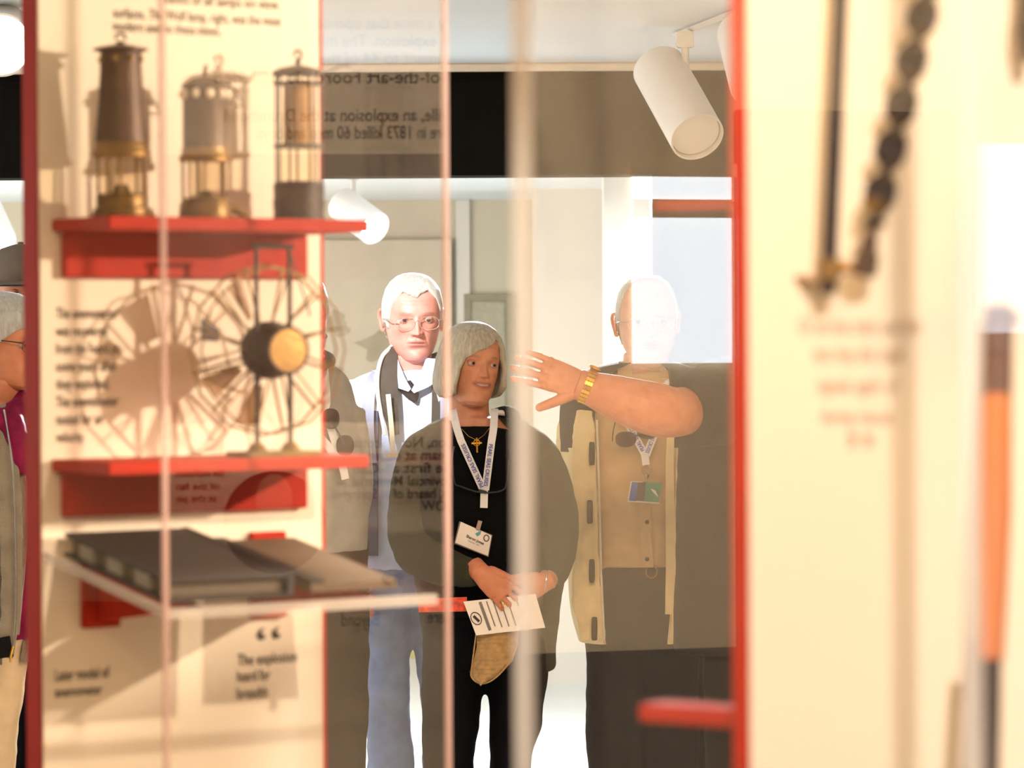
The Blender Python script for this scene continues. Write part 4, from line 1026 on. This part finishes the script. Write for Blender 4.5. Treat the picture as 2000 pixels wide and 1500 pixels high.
mk('hair', hair_cap(HM, hk_, CAPPROF, 8.15, 10.4, .6, hem, 12.3, 150, 34, .02, .8, 7), 'hair_white', m2, 'full')
sh = remesh([loft(rows_px(D, [(722, 802, 58, .075), (760, 800, 98, .10), (850, 797, 108, .12), (1000, 795, 106, .125), (1110, 795, 104, .12)]), 36)], .008, 3, .012, .08)
mk('shirt', sh, 'shirt_blue', m2, 'full')
mk('shirt_collar', cat(sribbon(pl((766, 700, D - .06), (772, 735, D - .11), (800, 762, D - .135)), [.03, .05, .012]), sribbon(pl((842, 700, D - .06), (836, 735, D - .11), (806, 765, D - .135)), [.03, .05, .012])), 'shirt_blue', m2)
mk('undershirt', gt([(790, 752, D - .10), (806, 770, D - .115), (812, 785, D - .12)], [(16, 8), (13, 6), (3, 3)], 12), 'navy_cloth', m2)
rw = rows_px(D, [(722, 795, 60, .09), (738, 793, 98, .11), (760, 792, 128, .125), (785, 792, 133, .132), (805, 791, 134, .138)])
mk('jacket_shoulders', open_loft(rw, [(-14 - i * .4, 24 + i * .3) for i in range(len(rw))]), 'white_nylon', m2)
rw = rows_px(D, [(800, 791, 132, .142), (872, 790, 130, .146), (960, 788, 126, .148), (1080, 786, 122, .145)])
mk('jacket_body', open_loft(rw, [(-19, 27)] * len(rw)), 'slate_nylon', m2)
for sg, cx in ((-1, 683), (1, 902)):
    mk('jacket_sleeve', remesh([gt([(cx - sg * 32, 758, D + .03), (cx, 790, D), (cx + sg * 12, 870, D), (cx + sg * 14, 960, D), (cx - sg * 6, 1090, D - .05)], [24, 38, 40, 36, 30])], .008, 3, .016, .08), 'white_nylon', m2, 'full')
mk('jacket_collar', cat(sribbon(pl((782, 672, D - .02), (762, 700, D - .07), (757, 760, D - .135), (770, 850, D - .155)), [.012, .046, .058, .03]), sribbon(pl((846, 690, D - .02), (860, 740, D - .09), (852, 850, D - .155)), [.03, .05, .03])), cloth('collar_dark', (66, 60, 54)), m2)
mk('collar_piping', tube(spline([tuple(v) for v in pl((766, 676, D - .03), (744, 702, D - .085), (737, 760, D - .145), (752, 850, D - .162))], 6), .006, 8), 'white_nylon', m2)
mk('rucksack_strap', cat(sribbon(pl((738, 728, D - .06), (722, 760, D - .13), (718, 830, D - .155), (724, 905, D - .15)), .036), sribbon(pl((868, 740, D - .07), (872, 800, D - .155), (868, 900, D - .155)), .036)), 'strap_grey', m2)
mk('loose_strap', cat(sribbon(pl((758, 770, D - .165), (764, 830, D - .168), (768, 885, D - .168)), .014), ribbon(pl((752, 890, D - .17), (786, 887, D - .17)), .012)), 'strap_cream', m2)
mk('rucksack', lbox(Matrix.Translation(P(790, 960, D + .28)), -.16, .16, -.10, .10, -.22, .30, bev=.05), 'slate_nylon', m2)
tr_ = remesh([gt([(762, 1110, D), (760, 1230, D), (757, 1350, D), (762, 1500, D), (764, 1672, D)], [52, 43, 44, 46, 42]),
              gt([(842, 1110, D), (848, 1230, D), (862, 1350, D), (870, 1500, D), (870, 1672, D)], [52, 43, 42, 42, 40]), loft(rows_px(D, [(1070, 800, 102, .12), (1150, 800, 96, .12), (1180, 800, 60, .08)]), 30)], .009, 4, .022, .09)
mk('jeans', tr_, 'denim', m2, 'full')
for px in (764, 870): mk('shoe', shoe(px, D), 'shoe_dark', m2)

# ---- man in the cream jacket ----------------------------------------------------
D = 10.24
m3 = person('balding man with glasses in an open cream jacket and tan shirt', 1245, D)
hd, hc, HM, hk_ = head_mesh(P(1264, 630, D), .260, math.radians(4), 0, math.radians(-2), smile=0, wide=1.0, nose=1.1)
sk = inner(D, 1243, 742, 1150, 112, (1202, 1310)) + [gt([(1252, 790, D + .02), (1260, 740, D + .01), (1264, 690, D)], [54, 48, 46], 20)]
arms = [gt([(1130, 790, D), (1115, 960, D), (1130, 1110, D - .05)], [22, 19, 17]), gt([(1352, 790, D), (1366, 950, D), (1350, 1110, D - .05)], [22, 19, 17])]
fh = hand(P(1130, 1110, D - .05), (0.1, -.2, -1), (-1, -.3, 0), (0, -1, 0), .19) + hand(P(1350, 1110, D - .05), (-.1, -.2, -1), (1, -.3, 0), (0, -1, 0), .19)
b_ = body(m3, sk + arms, hd, hc, .007, fh)
eyes(b_, HM, hk_, 0)
specs(b_, HM, hk_, 'steel', 'lens_clear')
hem = lerp_tab([(-180, -6.5), (-110, -5), (-95, -1.5), (-80, -.2), (-70, 1.5), (-62, 5.5), (-50, 10), (-30, 11.4), (30, 11.4), (50, 10), (62, 5.5), (70, 1.5), (80, -.2), (95, -1.5), (110, -5), (180, -6.5)])
mk('hair', hair_cap(HM, hk_, CAPPROF, 7.95, 10.1, .5, hem, 11.9, 150, 30, .012, .6, 5), 'hair_white', m3, 'full')
sh = remesh([loft(rows_px(D, [(728, 1255, 60, .08), (760, 1250, 108, .10), (850, 1243, 116, .135), (960, 1242, 118, .16), (1050, 1243, 116, .165), (1118, 1245, 108, .14), (1150, 1245, 100, .12)]), 40)], .008, 3, .016, .10)
shirt = mk('shirt', sh, 'tan_shirt', m3, 'full')
mk('shirt_placket', ribbon(pl((1262, 860, D - .147), (1258, 960, D - .170), (1262, 1050, D - .174), (1266, 1108, D - .16)), .030, .003), 'tan_shirt', m3)
for py, dd in ((930, .170), (1020, .178), (1092, .166)): mk('shirt_button', sphere(P(1264, py, D - dd), (.006, .003, .006), 10, 6), 'trim_black', m3)
mk('shirt_collar', cat(sribbon(pl((1218, 705, D - .05), (1224, 750, D - .10), (1246, 800, D - .13)), [.03, .045, .01]), sribbon(pl((1300, 712, D - .05), (1300, 750, D - .10), (1276, 800, D - .13)), [.03, .045, .01])), 'tan_shirt', m3)
rw = rows_px(D, [(708, 1258, 66, .08), (724, 1250, 112, .10), (752, 1240, 136, .12), (800, 1238, 145, .145), (880, 1238, 146, .165)])
gp = [(-24 - i * .8, 26 + i * .2) for i in range(len(rw))]
mk('jacket_yoke', open_loft(rw, gp, th=.012), 'navy_cloth', m3)
rw = rows_px(D, [(872, 1238, 144, .172), (960, 1238, 140, .182), (1050, 1238, 134, .186), (1150, 1240, 130, .18), (1200, 1240, 124, .178), (1250, 1242, 112, .172)])
mk('jacket_body', open_loft(rw, [(-31 - i * .1, 30) for i in range(len(rw))], th=.012), 'cream_nylon', m3)
mk('jacket_front', remesh([ribbon(pl((1142, 800, D - .16), (1140, 900, D - .17), (1146, 1050, D - .178), (1146, 1180, D - .178), (1158, 1250, D - .172)), [.05, .07, .066, .082, .07], .012)], .005, 3, .018, .05), 'cream_nylon', m3, 'full')
mk('jacket_edge', tube(pl((1166, 820, D - .175), (1170, 960, D - .19), (1174, 1120, D - .19), (1180, 1250, D - .18)), .0035, 8), 'strap_cream', m3)
mk('jacket_far_edge', ribbon(pl((1312, 800, D - .14), (1308, 900, D - .165), (1309, 1000, D - .17), (1312, 1090, D - .17), (1306, 1200, D - .16)), [.02, .022, .026, .032, .02], .006), 'cream_nylon', m3)
for py, px in ((886, 1156), (1000, 1152), (1115, 1156), (1228, 1161)):
    mk('fastener_tab', gt([(px, py - 23, D - .2), (px, py - 19, D - .2), (px, py + 19, D - .2), (px, py + 23, D - .2)], [(1.5, 1), (5.5, 2), (5.5, 2), (1.5, 1)], 12, 3), 'trim_black', m3)
mk('jacket_sleeve', remesh([gt([(1160, 760, D + .03), (1136, 800, D), (1122, 870, D), (1116, 960, D), (1132, 1100, D - .06)], [24, 36, 38, 34, 28])], .008, 3, .018, .07), 'cream_nylon', m3, 'full')
mk('jacket_sleeve', remesh([gt([(1350, 780, D), (1362, 860, D), (1366, 960, D), (1350, 1100, D - .06)], [38, 38, 34, 28])], .008, 3, .018, .07), 'cream_nylon', m3, 'full')
belt_rows = rows_px(D, [(1102, 1246, 109, .150), (1130, 1246, 109, .150)])
bl = mk('belt', loft(belt_rows, 40), cloth('belt_leather', (40, 24, 18), .2), m3)
mk('buckle', tube([P(1272 + 11 * math.cos(t), 1117 + 12 * math.sin(t), D - .155) for t in np.linspace(0, 2 * math.pi, 16, endpoint=False)], .0025, 6, True), 'dull_brass', bl)
tr_ = remesh([gt([(1200, 1130, D), (1202, 1280, D), (1200, 1420, D), (1202, 1560, D), (1202, 1742, D)], [62, 60, 56, 50, 46]),
              gt([(1296, 1130, D), (1304, 1280, D), (1312, 1420, D), (1312, 1560, D), (1312, 1742, D)], [62, 60, 54, 50, 46]), loft(rows_px(D, [(1120, 1246, 107, .145), (1200, 1248, 108, .14), (1270, 1250, 60, .09)]), 30)], .009, 4, .014, .09)
mk('trousers', tr_, 'navy_trouser', m3, 'full')
for px in (1202, 1312): mk('shoe', shoe(px, D), 'shoe_dark', m3)
DF = D - .205
la3 = lanyard('white lanyard with a green card badge worn by the man in the cream jacket', [(1214, 740, D - .09), (1208, 800, D - .16), (1218, 812, DF), (1258, 885, DF)], [(1300, 740, D - .09), (1296, 800, D - .16), (1287, 826, DF), (1262, 890, DF)],
              [(1258, 880, DF), (1262, 908, DF)], D, .0205, 'PEARL SEAS CRUISES')
mk('clip', cat(tube([P(1263 + 9 * math.cos(t), 918 + 9 * math.sin(t), DF) for t in np.linspace(0, 2 * math.pi, 18, endpoint=False)], .0018, 6, True), tube(pl((1263, 926, DF), (1261, 942, DF)), .0035, 8)), 'steel', la3)
cd = mk('card', quad_slab([(1232, 940), (1293, 943), (1287, 984), (1226, 980)], DF - .004, .003), 'card_white', la3, False)
mk('card_panel', quad_slab([(1256, 941), (1293, 943), (1287, 981), (1256, 979)], DF - .0048, .0006), 'card_green', cd, False)
mk('card_panel', quad_slab([(1234, 941), (1247, 942), (1242, 979), (1228, 978)], DF - .0048, .0006), 'card_blue', cd, False)
mk('card_panel', quad_slab([(1246, 942), (1262, 942), (1258, 979), (1242, 978)], DF - .0052, .0006), 'photo_dark', cd, False)
mk('card_logo', ribbon(pl((1272, 955, DF - .0058), (1278, 960, DF - .0058), (1285, 970, DF - .0058)), [.003, .008, .002], .0004), 'card_white', cd, False)
def hanging_sunglasses(label, pts, D0, r, strap=None):
    t = thing('sunglasses', label, 'sunglasses', P(*pts[0], D0), 0, 'hanging sunglasses')
    for (px, py) in pts:
        lp = [P(px + r[0] * math.copysign(abs(math.cos(a)) ** .8, math.cos(a)), py + r[1] * math.copysign(abs(math.sin(a)) ** .8, math.sin(a)), D0) for a in np.linspace(0, 2 * math.pi, 24, endpoint=False)]
        rm = mk('rim', tube(lp, .0018, 6, True), 'frame_dark', t)
        mk('lens', (np.array([v[:] for v in lp] + [(v + Vector((0, .002, 0)))[:] for v in lp]), [tuple(range(24)), tuple(range(47, 23, -1))] + [(i, (i + 1) % 24, 24 + (i + 1) % 24, 24 + i) for i in range(24)]), mat('lens_brown', (44, 32, 26), .15, .05), rm, False)
    mk('bridge', tube(pl((*pts[0], D0 - .003), (*pts[1], D0 - .003)), .0022, 6), 'frame_dark', t)
    if strap: mk('cord', tube(spline([tuple(v) for v in pl(*strap)], 4), .0014, 6), 'frame_dark', t)
    return t
hanging_sunglasses('dark sunglasses hanging on the tan shirt of the man in the cream jacket', [(1222, 858), (1264, 842)], DF - .01, (19, 14), [(1196, 862, DF - .01), (1198, 840, DF), (1206, 805, D - .17)])

# ---- guide at the right, pointing -------------------------------------------------
D = 9.45
gd = person('guide in a dark polo shirt with raised arm, mostly hidden behind the red border', 1510, D)
hd, hc, HM, hk_ = head_mesh(P(1512, 590, D), .25, math.radians(-35), 0, 0, n=90, m=80)
sk = inner(D, 1505, 715, 1130, 118, (1436, 1566)) + [gt([(1508, 770, D + .02), (1512, 720, D + .01), (1512, 655, D)], [54, 50, 48], 20)]
sk += [gt([(1630, 780, D), (1650, 950, D), (1640, 1110, D - .05)], [38, 30, 21])]
EL, WR = (1310, 800, 9.10), (1148, 757, 9.05)
fine = [gt([(1346, 800, 9.22), (1328, 804, 9.16), (1308, 805, 9.115), (1282, 800, 9.085), (1240, 789, 9.07), (1190, 772, 9.06), WR, (1128, 750, 9.05)], [(44, 46), (46, 48), (50, 50), (52, 53), (48, 50), (40, 42), (28, 33), (26, 31)], 24, ref=(0, -1, 0))]
fine += hand(P(1140, 753, 9.05), P(1000, 706, 9.02) - P(1140, 753, 9.05), (.1, -1, .35), (-.1, .1, -1), .208, (.04, .02, .03, .05), .08, .80, .034, -.1, 1.06)
b_ = body(gd, sk, hd, hc, .007, fine)
eyes(b_, HM, hk_, 0)
mk('hair', hair_cap(HM, hk_, CAPPROF, 8.1, 10.3, .6, lerp_tab([(-180, -6.5), (-95, -1.5), (-60, 1.0), (-30, 7.6), (30, 7.6), (60, 1.0), (95, -1.5), (180, -6.5)]), 12.3, 90, 24, .02, .8, 2), 'hair_grey', gd, 'full')
po = remesh([loft(rows_px(D, [(690, 1508, 62, .075, .02), (712, 1506, 120, .10), (750, 1502, 165, .12), (850, 1500, 176, .14), (1000, 1500, 180, .15), (1150, 1498, 182, .15), (1275, 1498, 184, .155)]), 40),
             gt([(1440, 775, D - .03), (1402, 786, 9.28), (1364, 798, 9.205), (1344, 803, 9.175)], [82, 82, 76, 68]), gt([(1600, 780, D), (1635, 860, D), (1648, 930, D)], [60, 52, 46])], .008, 4, .014, .10)
mk('polo_shirt', po, 'polo_dark', gd, 'full')
tr_ = remesh([gt([(1448, 1090, D), (1438, 1300, D), (1434, 1500, D), (1434, 1810, D)], [76, 66, 56, 50]), gt([(1560, 1090, D), (1566, 1300, D), (1566, 1500, D), (1566, 1810, D)], [76, 66, 56, 50]), loft(rows_px(D, [(1060, 1502, 170, .145), (1150, 1502, 165, .145), (1220, 1502, 90, .1)]), 30)], .009, 4, .014, .1)
mk('trousers', tr_, 'polo_dark', gd, 'full')
for px in (1434, 1566): mk('shoe', shoe(px, D), 'shoe_dark', gd)
a, b = P(1136, 748, 9.05), P(1156, 756, 9.05); axw = (b - a).normalized()
wt = thing('wristwatch', 'gold link wristwatch on the pointing arm', 'watch', (a + b) / 2)
up_w = Vector((0, 0, 1)); up_w = (up_w - axw * up_w.dot(axw)).normalized(); fw_w = axw.cross(up_w)
cw = P(1148, 753, 9.05)
for i in range(26):
    t = 2 * math.pi * i / 26; c_ = cw + up_w * (.0465 * math.cos(t)) + fw_w * (.041 * math.sin(t))
    tg = (-up_w * math.sin(t) + fw_w * math.cos(t)); nn = tg.cross(axw)
    Mx = Matrix(((axw.x, tg.x, nn.x, c_.x), (axw.y, tg.y, nn.y, c_.y), (axw.z, tg.z, nn.z, c_.z), (0, 0, 0, 1)))
    for q in (-.0068, 0, .0068): mk('link', xf(box(q - .0031, q + .0031, -.0048, .0048, -.0018, .0018, .0008), Mx), 'gold', wt)
c_ = cw + up_w * .0455 + fw_w * .012
mk('case', xf(lathe([(0, 0), (.015, 0), (.016, .003), (.014, .007), (0, .0075)], 24), Matrix.Translation(c_) @ up_w.to_track_quat('Z', 'Y').to_matrix().to_4x4()), 'gold', wt)

# ---- man in the grey fleece, mostly hidden by the left panel ------------------------
D = 9.6
m5 = person('bearded man in a grey fleece, half hidden behind the cream panel with lamps', 595, D)
hd, hc, HM, hk_ = head_mesh(P(576, 622, D), .25, math.radians(30), 0, 0, n=100, m=90)
sk = inner(D, 592, 742, 1120, 108, (545, 665)) + [gt([(592, 790, D + .02), (590, 740, D), (590, 690, D)], [52, 47, 46], 20)]
b_ = body(m5, sk + [gt([(490, 790, D), (480, 950, D), (500, 1090, D - .08)], [22, 19, 17]), gt([(680, 800, D), (690, 950, D), (676, 1070, D + .06)], [22, 19, 17])], hd, hc, .007,
          hand(P(676, 1070, D + .06), (-.5, .3, -1), (1, 0, 0), (0, -1, 0), .19) + hand(P(500, 1090, D - .08), (0, -.2, -1), (-1, -.3, 0), (0, -1, 0), .19))
eyes(b_, HM, hk_, 0)
mk('hair', hair_cap(HM, hk_, CAPPROF, 8.15, 10.4, .6, lerp_tab([(-180, -6.5), (-95, -1.5), (-60, 1.0), (-30, 7.6), (30, 7.6), (60, 0.0), (75, -4), (95, -3.5), (180, -6.5)]), 12.3, 110, 26, .03, .8, 9), 'hair_white', m5, 'full')
bp = []
for i in range(14):
    v_ = i / 13
    for j in range(24):
        az = math.radians(-80 + 160 * j / 23); z = -3.2 - abs(math.cos(az)) * 2.2 - v_ * 6.5
        r = 1.08 - .12 * v_ ** 2
        bp.append((6.9 * r * math.sin(az) * (1 - .25 * v_), -9.4 * r * math.cos(az) * (1 - .05 * v_) , z))
bp = np.array(bp) * hk_
mk('beard', xf(cat((bp, grid_faces(14, 24, False)), (bp * np.array([.9, .9, 1]), grid_faces(14, 24, False))), HM), 'hair_white', m5, 'full')
fl = remesh([loft(rows_px(D, [(715, 592, 62, .08), (738, 592, 86, .10), (790, 592, 104, .12), (880, 592, 120, .145), (970, 592, 130, .16), (1075, 592, 126, .155)]), 40),
             gt([(680, 800, D), (694, 900, D), (692, 980, D), (678, 1068, D + .05)], [34, 34, 35, 30]), gt([(496, 790, D), (484, 900, D), (480, 980, D), (498, 1075, D - .07)], [38, 36, 36, 28])], .008, 4, .014, .09)
mk('fleece', fl, 'grey_fleece', m5, 'full')
mk('fleece_collar', cat(gt([(560, 716, D - .07), (592, 730, D - .10), (622, 722, D - .07), (643, 704, D + .01), (620, 690, D + .08)], [12, 12, 13, 13, 12], 14)), cloth('collar_brown', (70, 62, 54)), m5)
mk('trousers', remesh([gt([(545, 1060, D), (545, 1300, D), (545, 1500, D), (545, 1786, D)], [66, 58, 52, 48]), gt([(660, 1060, D), (668, 1300, D), (664, 1500, D), (664, 1786, D)], [60, 54, 52, 48]), loft(rows_px(D, [(1040, 598, 118, .14), (1110, 598, 118, .14), (1170, 598, 70, .1)]), 30)], .009, 4, .014, .1), 'grey_trouser', m5, 'full')
for px in (545, 664): mk('shoe', shoe(px, D), 'shoe_dark', m5)
DF = D - .185
lanyard('white lanyard with hanging loose end worn over the grey fleece', [(540, 740, D - .10), (560, 780, D - .15), (640, 870, DF), (664, 905, DF)], [(634, 720, D - .06), (638, 780, D - .15), (634, 800, DF + .02), (660, 880, DF)], [(662, 880, DF), (675, 936, DF)], D, .0205, '')
hanging_sunglasses('brown sunglasses hanging on the grey fleece, beside the edge of the cream panel', [(646, 818), (674, 870)], DF - .012, (16, 19))

# ---- woman at the left edge ---------------------------------------------------------
D = 9.2
m6 = person('white-haired woman in a grey zip cardigan and magenta scarf at the left edge', -20, D)
SK6 = lin((204, 134, 98))
hd, hc, HM, hk_ = head_mesh(P(12, 668, D), .235, math.radians(62), math.radians(8), 0, n=110, m=100, skin=SK6)
sk = inner(D, -25, 790, 1190, 100, (-75, -6)) + [gt([(-12, 840, D + .03), (-2, 790, D + .02), (4, 730, D)], [46, 44, 44], 20)]
b_ = body(m6, sk + [gt([(-110, 850, D), (-120, 1000, D), (-100, 1130, D)], [22, 19, 17]), gt([(55, 860, D), (75, 1000, D), (100, 1100, D - .1)], [22, 19, 17])], hd, hc, .007,
          hand(P(-100, 1130, D), (0, -.2, -1), (-1, -.3, 0), (0, -1, 0), .175) + hand(P(100, 1100, D - .1), (.4, -.5, -.5), (0, -1, .4), (0, 0, 1), .175), SK6)
eyes(b_, HM, hk_, 0)
specs(b_, HM, hk_, 'frame_dark', 'lens_clear', z=.6)
mk('hair', hair_cap(HM, hk_, BOB, 8.6, 10.2, .6, lerp_tab([(-180, -5.5), (-90, -3.5), (-70, 0), (-40, 4), (0, 6), (40, 4.5), (70, 0), (90, -3.0), (120, -5), (180, -5.5)]), 12.6, 140, 34, .06, 1.2, 4, 5), hairmat('hair_pale', (250, 238, 226)), m6, 'full')
sc_ = remesh([gt([(-60, 800, D), (-30, 836, D - .10), (20, 812, D - .09), (46, 786, D - .02), (20, 772, D + .08), (-40, 780, D + .08)], [24, 30, 26, 20, 20, 20], 16), gt([(14, 810, D - .10), (34, 860, D - .125), (44, 930, D - .13)], [26, 26, 14], 16)], .007, 3, .016, .05)
mk('scarf', sc_, 'magenta_silk', m6, 'full')
mk('top', remesh([loft(rows_px(D, [(800, -20, 60, .08), (840, -18, 76, .10), (950, -16, 78, .115), (1100, -14, 80, .12), (1245, -12, 82, .125)]), 36)], .008, 3, .010, .08), 'magenta_silk', m6, 'full')
rw = rows_px(D, [(790, -25, 60, .09), (815, -25, 86, .11), (870, -25, 100, .125), (1000, -27, 100, .135), (1150, -30, 100, .14), (1250, -34, 100, .145), (1290, -38, 98, .145)])
mk('cardigan', open_loft(rw, [(10 + i * 1.2, 72 - i * .2) for i in range(len(rw))], th=.014), 'cardigan_grey', m6)
mk('cardigan_front', remesh([ribbon(pl((-8, 792, D - .11), (6, 850, D - .145), (18, 950, D - .155), (22, 1100, D - .165), (20, 1200, D - .17), (8, 1285, D - .17)), [.05, .06, .06, .055, .05, .045], .014)], .005, 2, .006, .05), 'cardigan_grey', m6, 'full')
mk('cardigan_edge', ribbon(pl((36, 880, D - .135), (46, 960, D - .125), (46, 1050, D - .12), (38, 1140, D - .13), (32, 1240, D - .15)), [.012, .02, .02, .02, .012], .01), 'cardigan_grey', m6)
mk('cardigan_hem', ribbon(pl((-60, 1266, D - .178), (-10, 1268, D - .182), (22, 1262, D - .18)), .052, .01), 'trim_black', m6)
zp = mk('zip', tube(spline([tuple(v) for v in pl((8, 800, D - .14), (24, 900, D - .17), (30, 1000, D - .178), (32, 1120, D - .182), (30, 1220, D - .186), (24, 1275, D - .19))], 5), .0026, 6), 'steel', m6)
mk('zip_pull', tube(pl((26, 1262, D - .192), (21, 1282, D - .192), (20, 1294, D - .192)), [.004, .0035, .002], 8), 'gold', zp)
mk('trousers', remesh([gt([(-72, 1180, D), (-75, 1300, D), (-75, 1500, D), (-75, 1850, D)], [58, 54, 48, 42]), gt([(4, 1180, D), (2, 1300, D), (-8, 1450, D), (-14, 1600, D), (-14, 1850, D)], [54, 50, 42, 38, 36]), loft(rows_px(D, [(1170, -34, 92, .12), (1240, -34, 94, .125), (1300, -34, 56, .09)]), 30)], .009, 4, .014, .09), 'beige_cotton', m6, 'full')
for px in (-75, -14): mk('shoe', shoe(px, D), 'shoe_dark', m6)

# ---- man in the grey cap behind her ---------------------------------------------------
D = 10.3
m7 = person('man in a grey flat-topped cap behind the woman at the left edge', 40, D)
hd, hc, HM, hk_ = head_mesh(P(42, 575, D), .25, math.radians(20), 0, 0, n=80, m=70)
sk = inner(D, 40, 700, 1120, 108, (-12, 94)) + [gt([(40, 740, D + .02), (42, 690, D), (42, 640, D)], [50, 46, 45], 18)]
b_ = body(m7, sk, hd, hc, .008, hand(P(-70, 1060, D), (0, -.2, -1), (-1, -.3, 0), (0, -1, 0), .19) + hand(P(150, 1060, D), (0, -.2, -1), (1, -.3, 0), (0, -1, 0), .19))
eyes(b_, HM, hk_, 0)
cap = lathe([(8.6, 3.2), (8.9, 5.0), (8.7, 7.5), (7.6, 10.2), (5.2, 12.2), (2.2, 13.2), (.8, 13.35), (.75, 13.9), (0, 14.0)], 40)
cv = cap[0] * np.array([1, 1.16, 1]) + np.array([0, .5, 0])
cpo = mk('cap', xf((cv * hk_, cap[1]), HM), 'cap_grey', m7)
pk = []
for i in range(6):
    for j in range(20):
        a = math.radians(-62 + 124 * j / 19); r = 1 + .10 * i
        pk.append((8.6 * r * math.sin(a) * (1 - .03 * i), .5 - 10.0 * (1 + .11 * i) * math.cos(a), 3.6 - .25 * i))
pk = np.array(pk) * hk_
mk('peak', xf(cat((pk, grid_faces(6, 20, False)), (pk + np.array([0, 0, -.004]), grid_faces(6, 20, False))), HM), 'cap_grey', cpo)
mk('jacket', remesh([loft(rows_px(D, [(668, 42, 58, .08), (690, 40, 100, .10), (730, 40, 130, .12), (880, 40, 134, .145), (1080, 40, 130, .145)]), 36), gt([(-80, 750, D), (-95, 900, D), (-75, 1050, D)], [36, 34, 26]), gt([(160, 750, D), (175, 900, D), (152, 1050, D)], [36, 34, 26])], .009, 3, .014, .1), 'polo_dark', m7, 'full')
mk('trousers', remesh([gt([(-10, 1060, D), (-12, 1400, D), (-12, 1710, D)], [60, 50, 44]), gt([(92, 1060, D), (94, 1400, D), (94, 1710, D)], [60, 50, 44]), loft(rows_px(D, [(1050, 40, 118, .13), (1120, 40, 116, .13), (1180, 40, 60, .09)]), 30)], .01, 3, .012, .1), 'navy_trouser', m7, 'full')
for px in (-12, 94): mk('shoe', shoe(px, D), 'shoe_dark', m7)
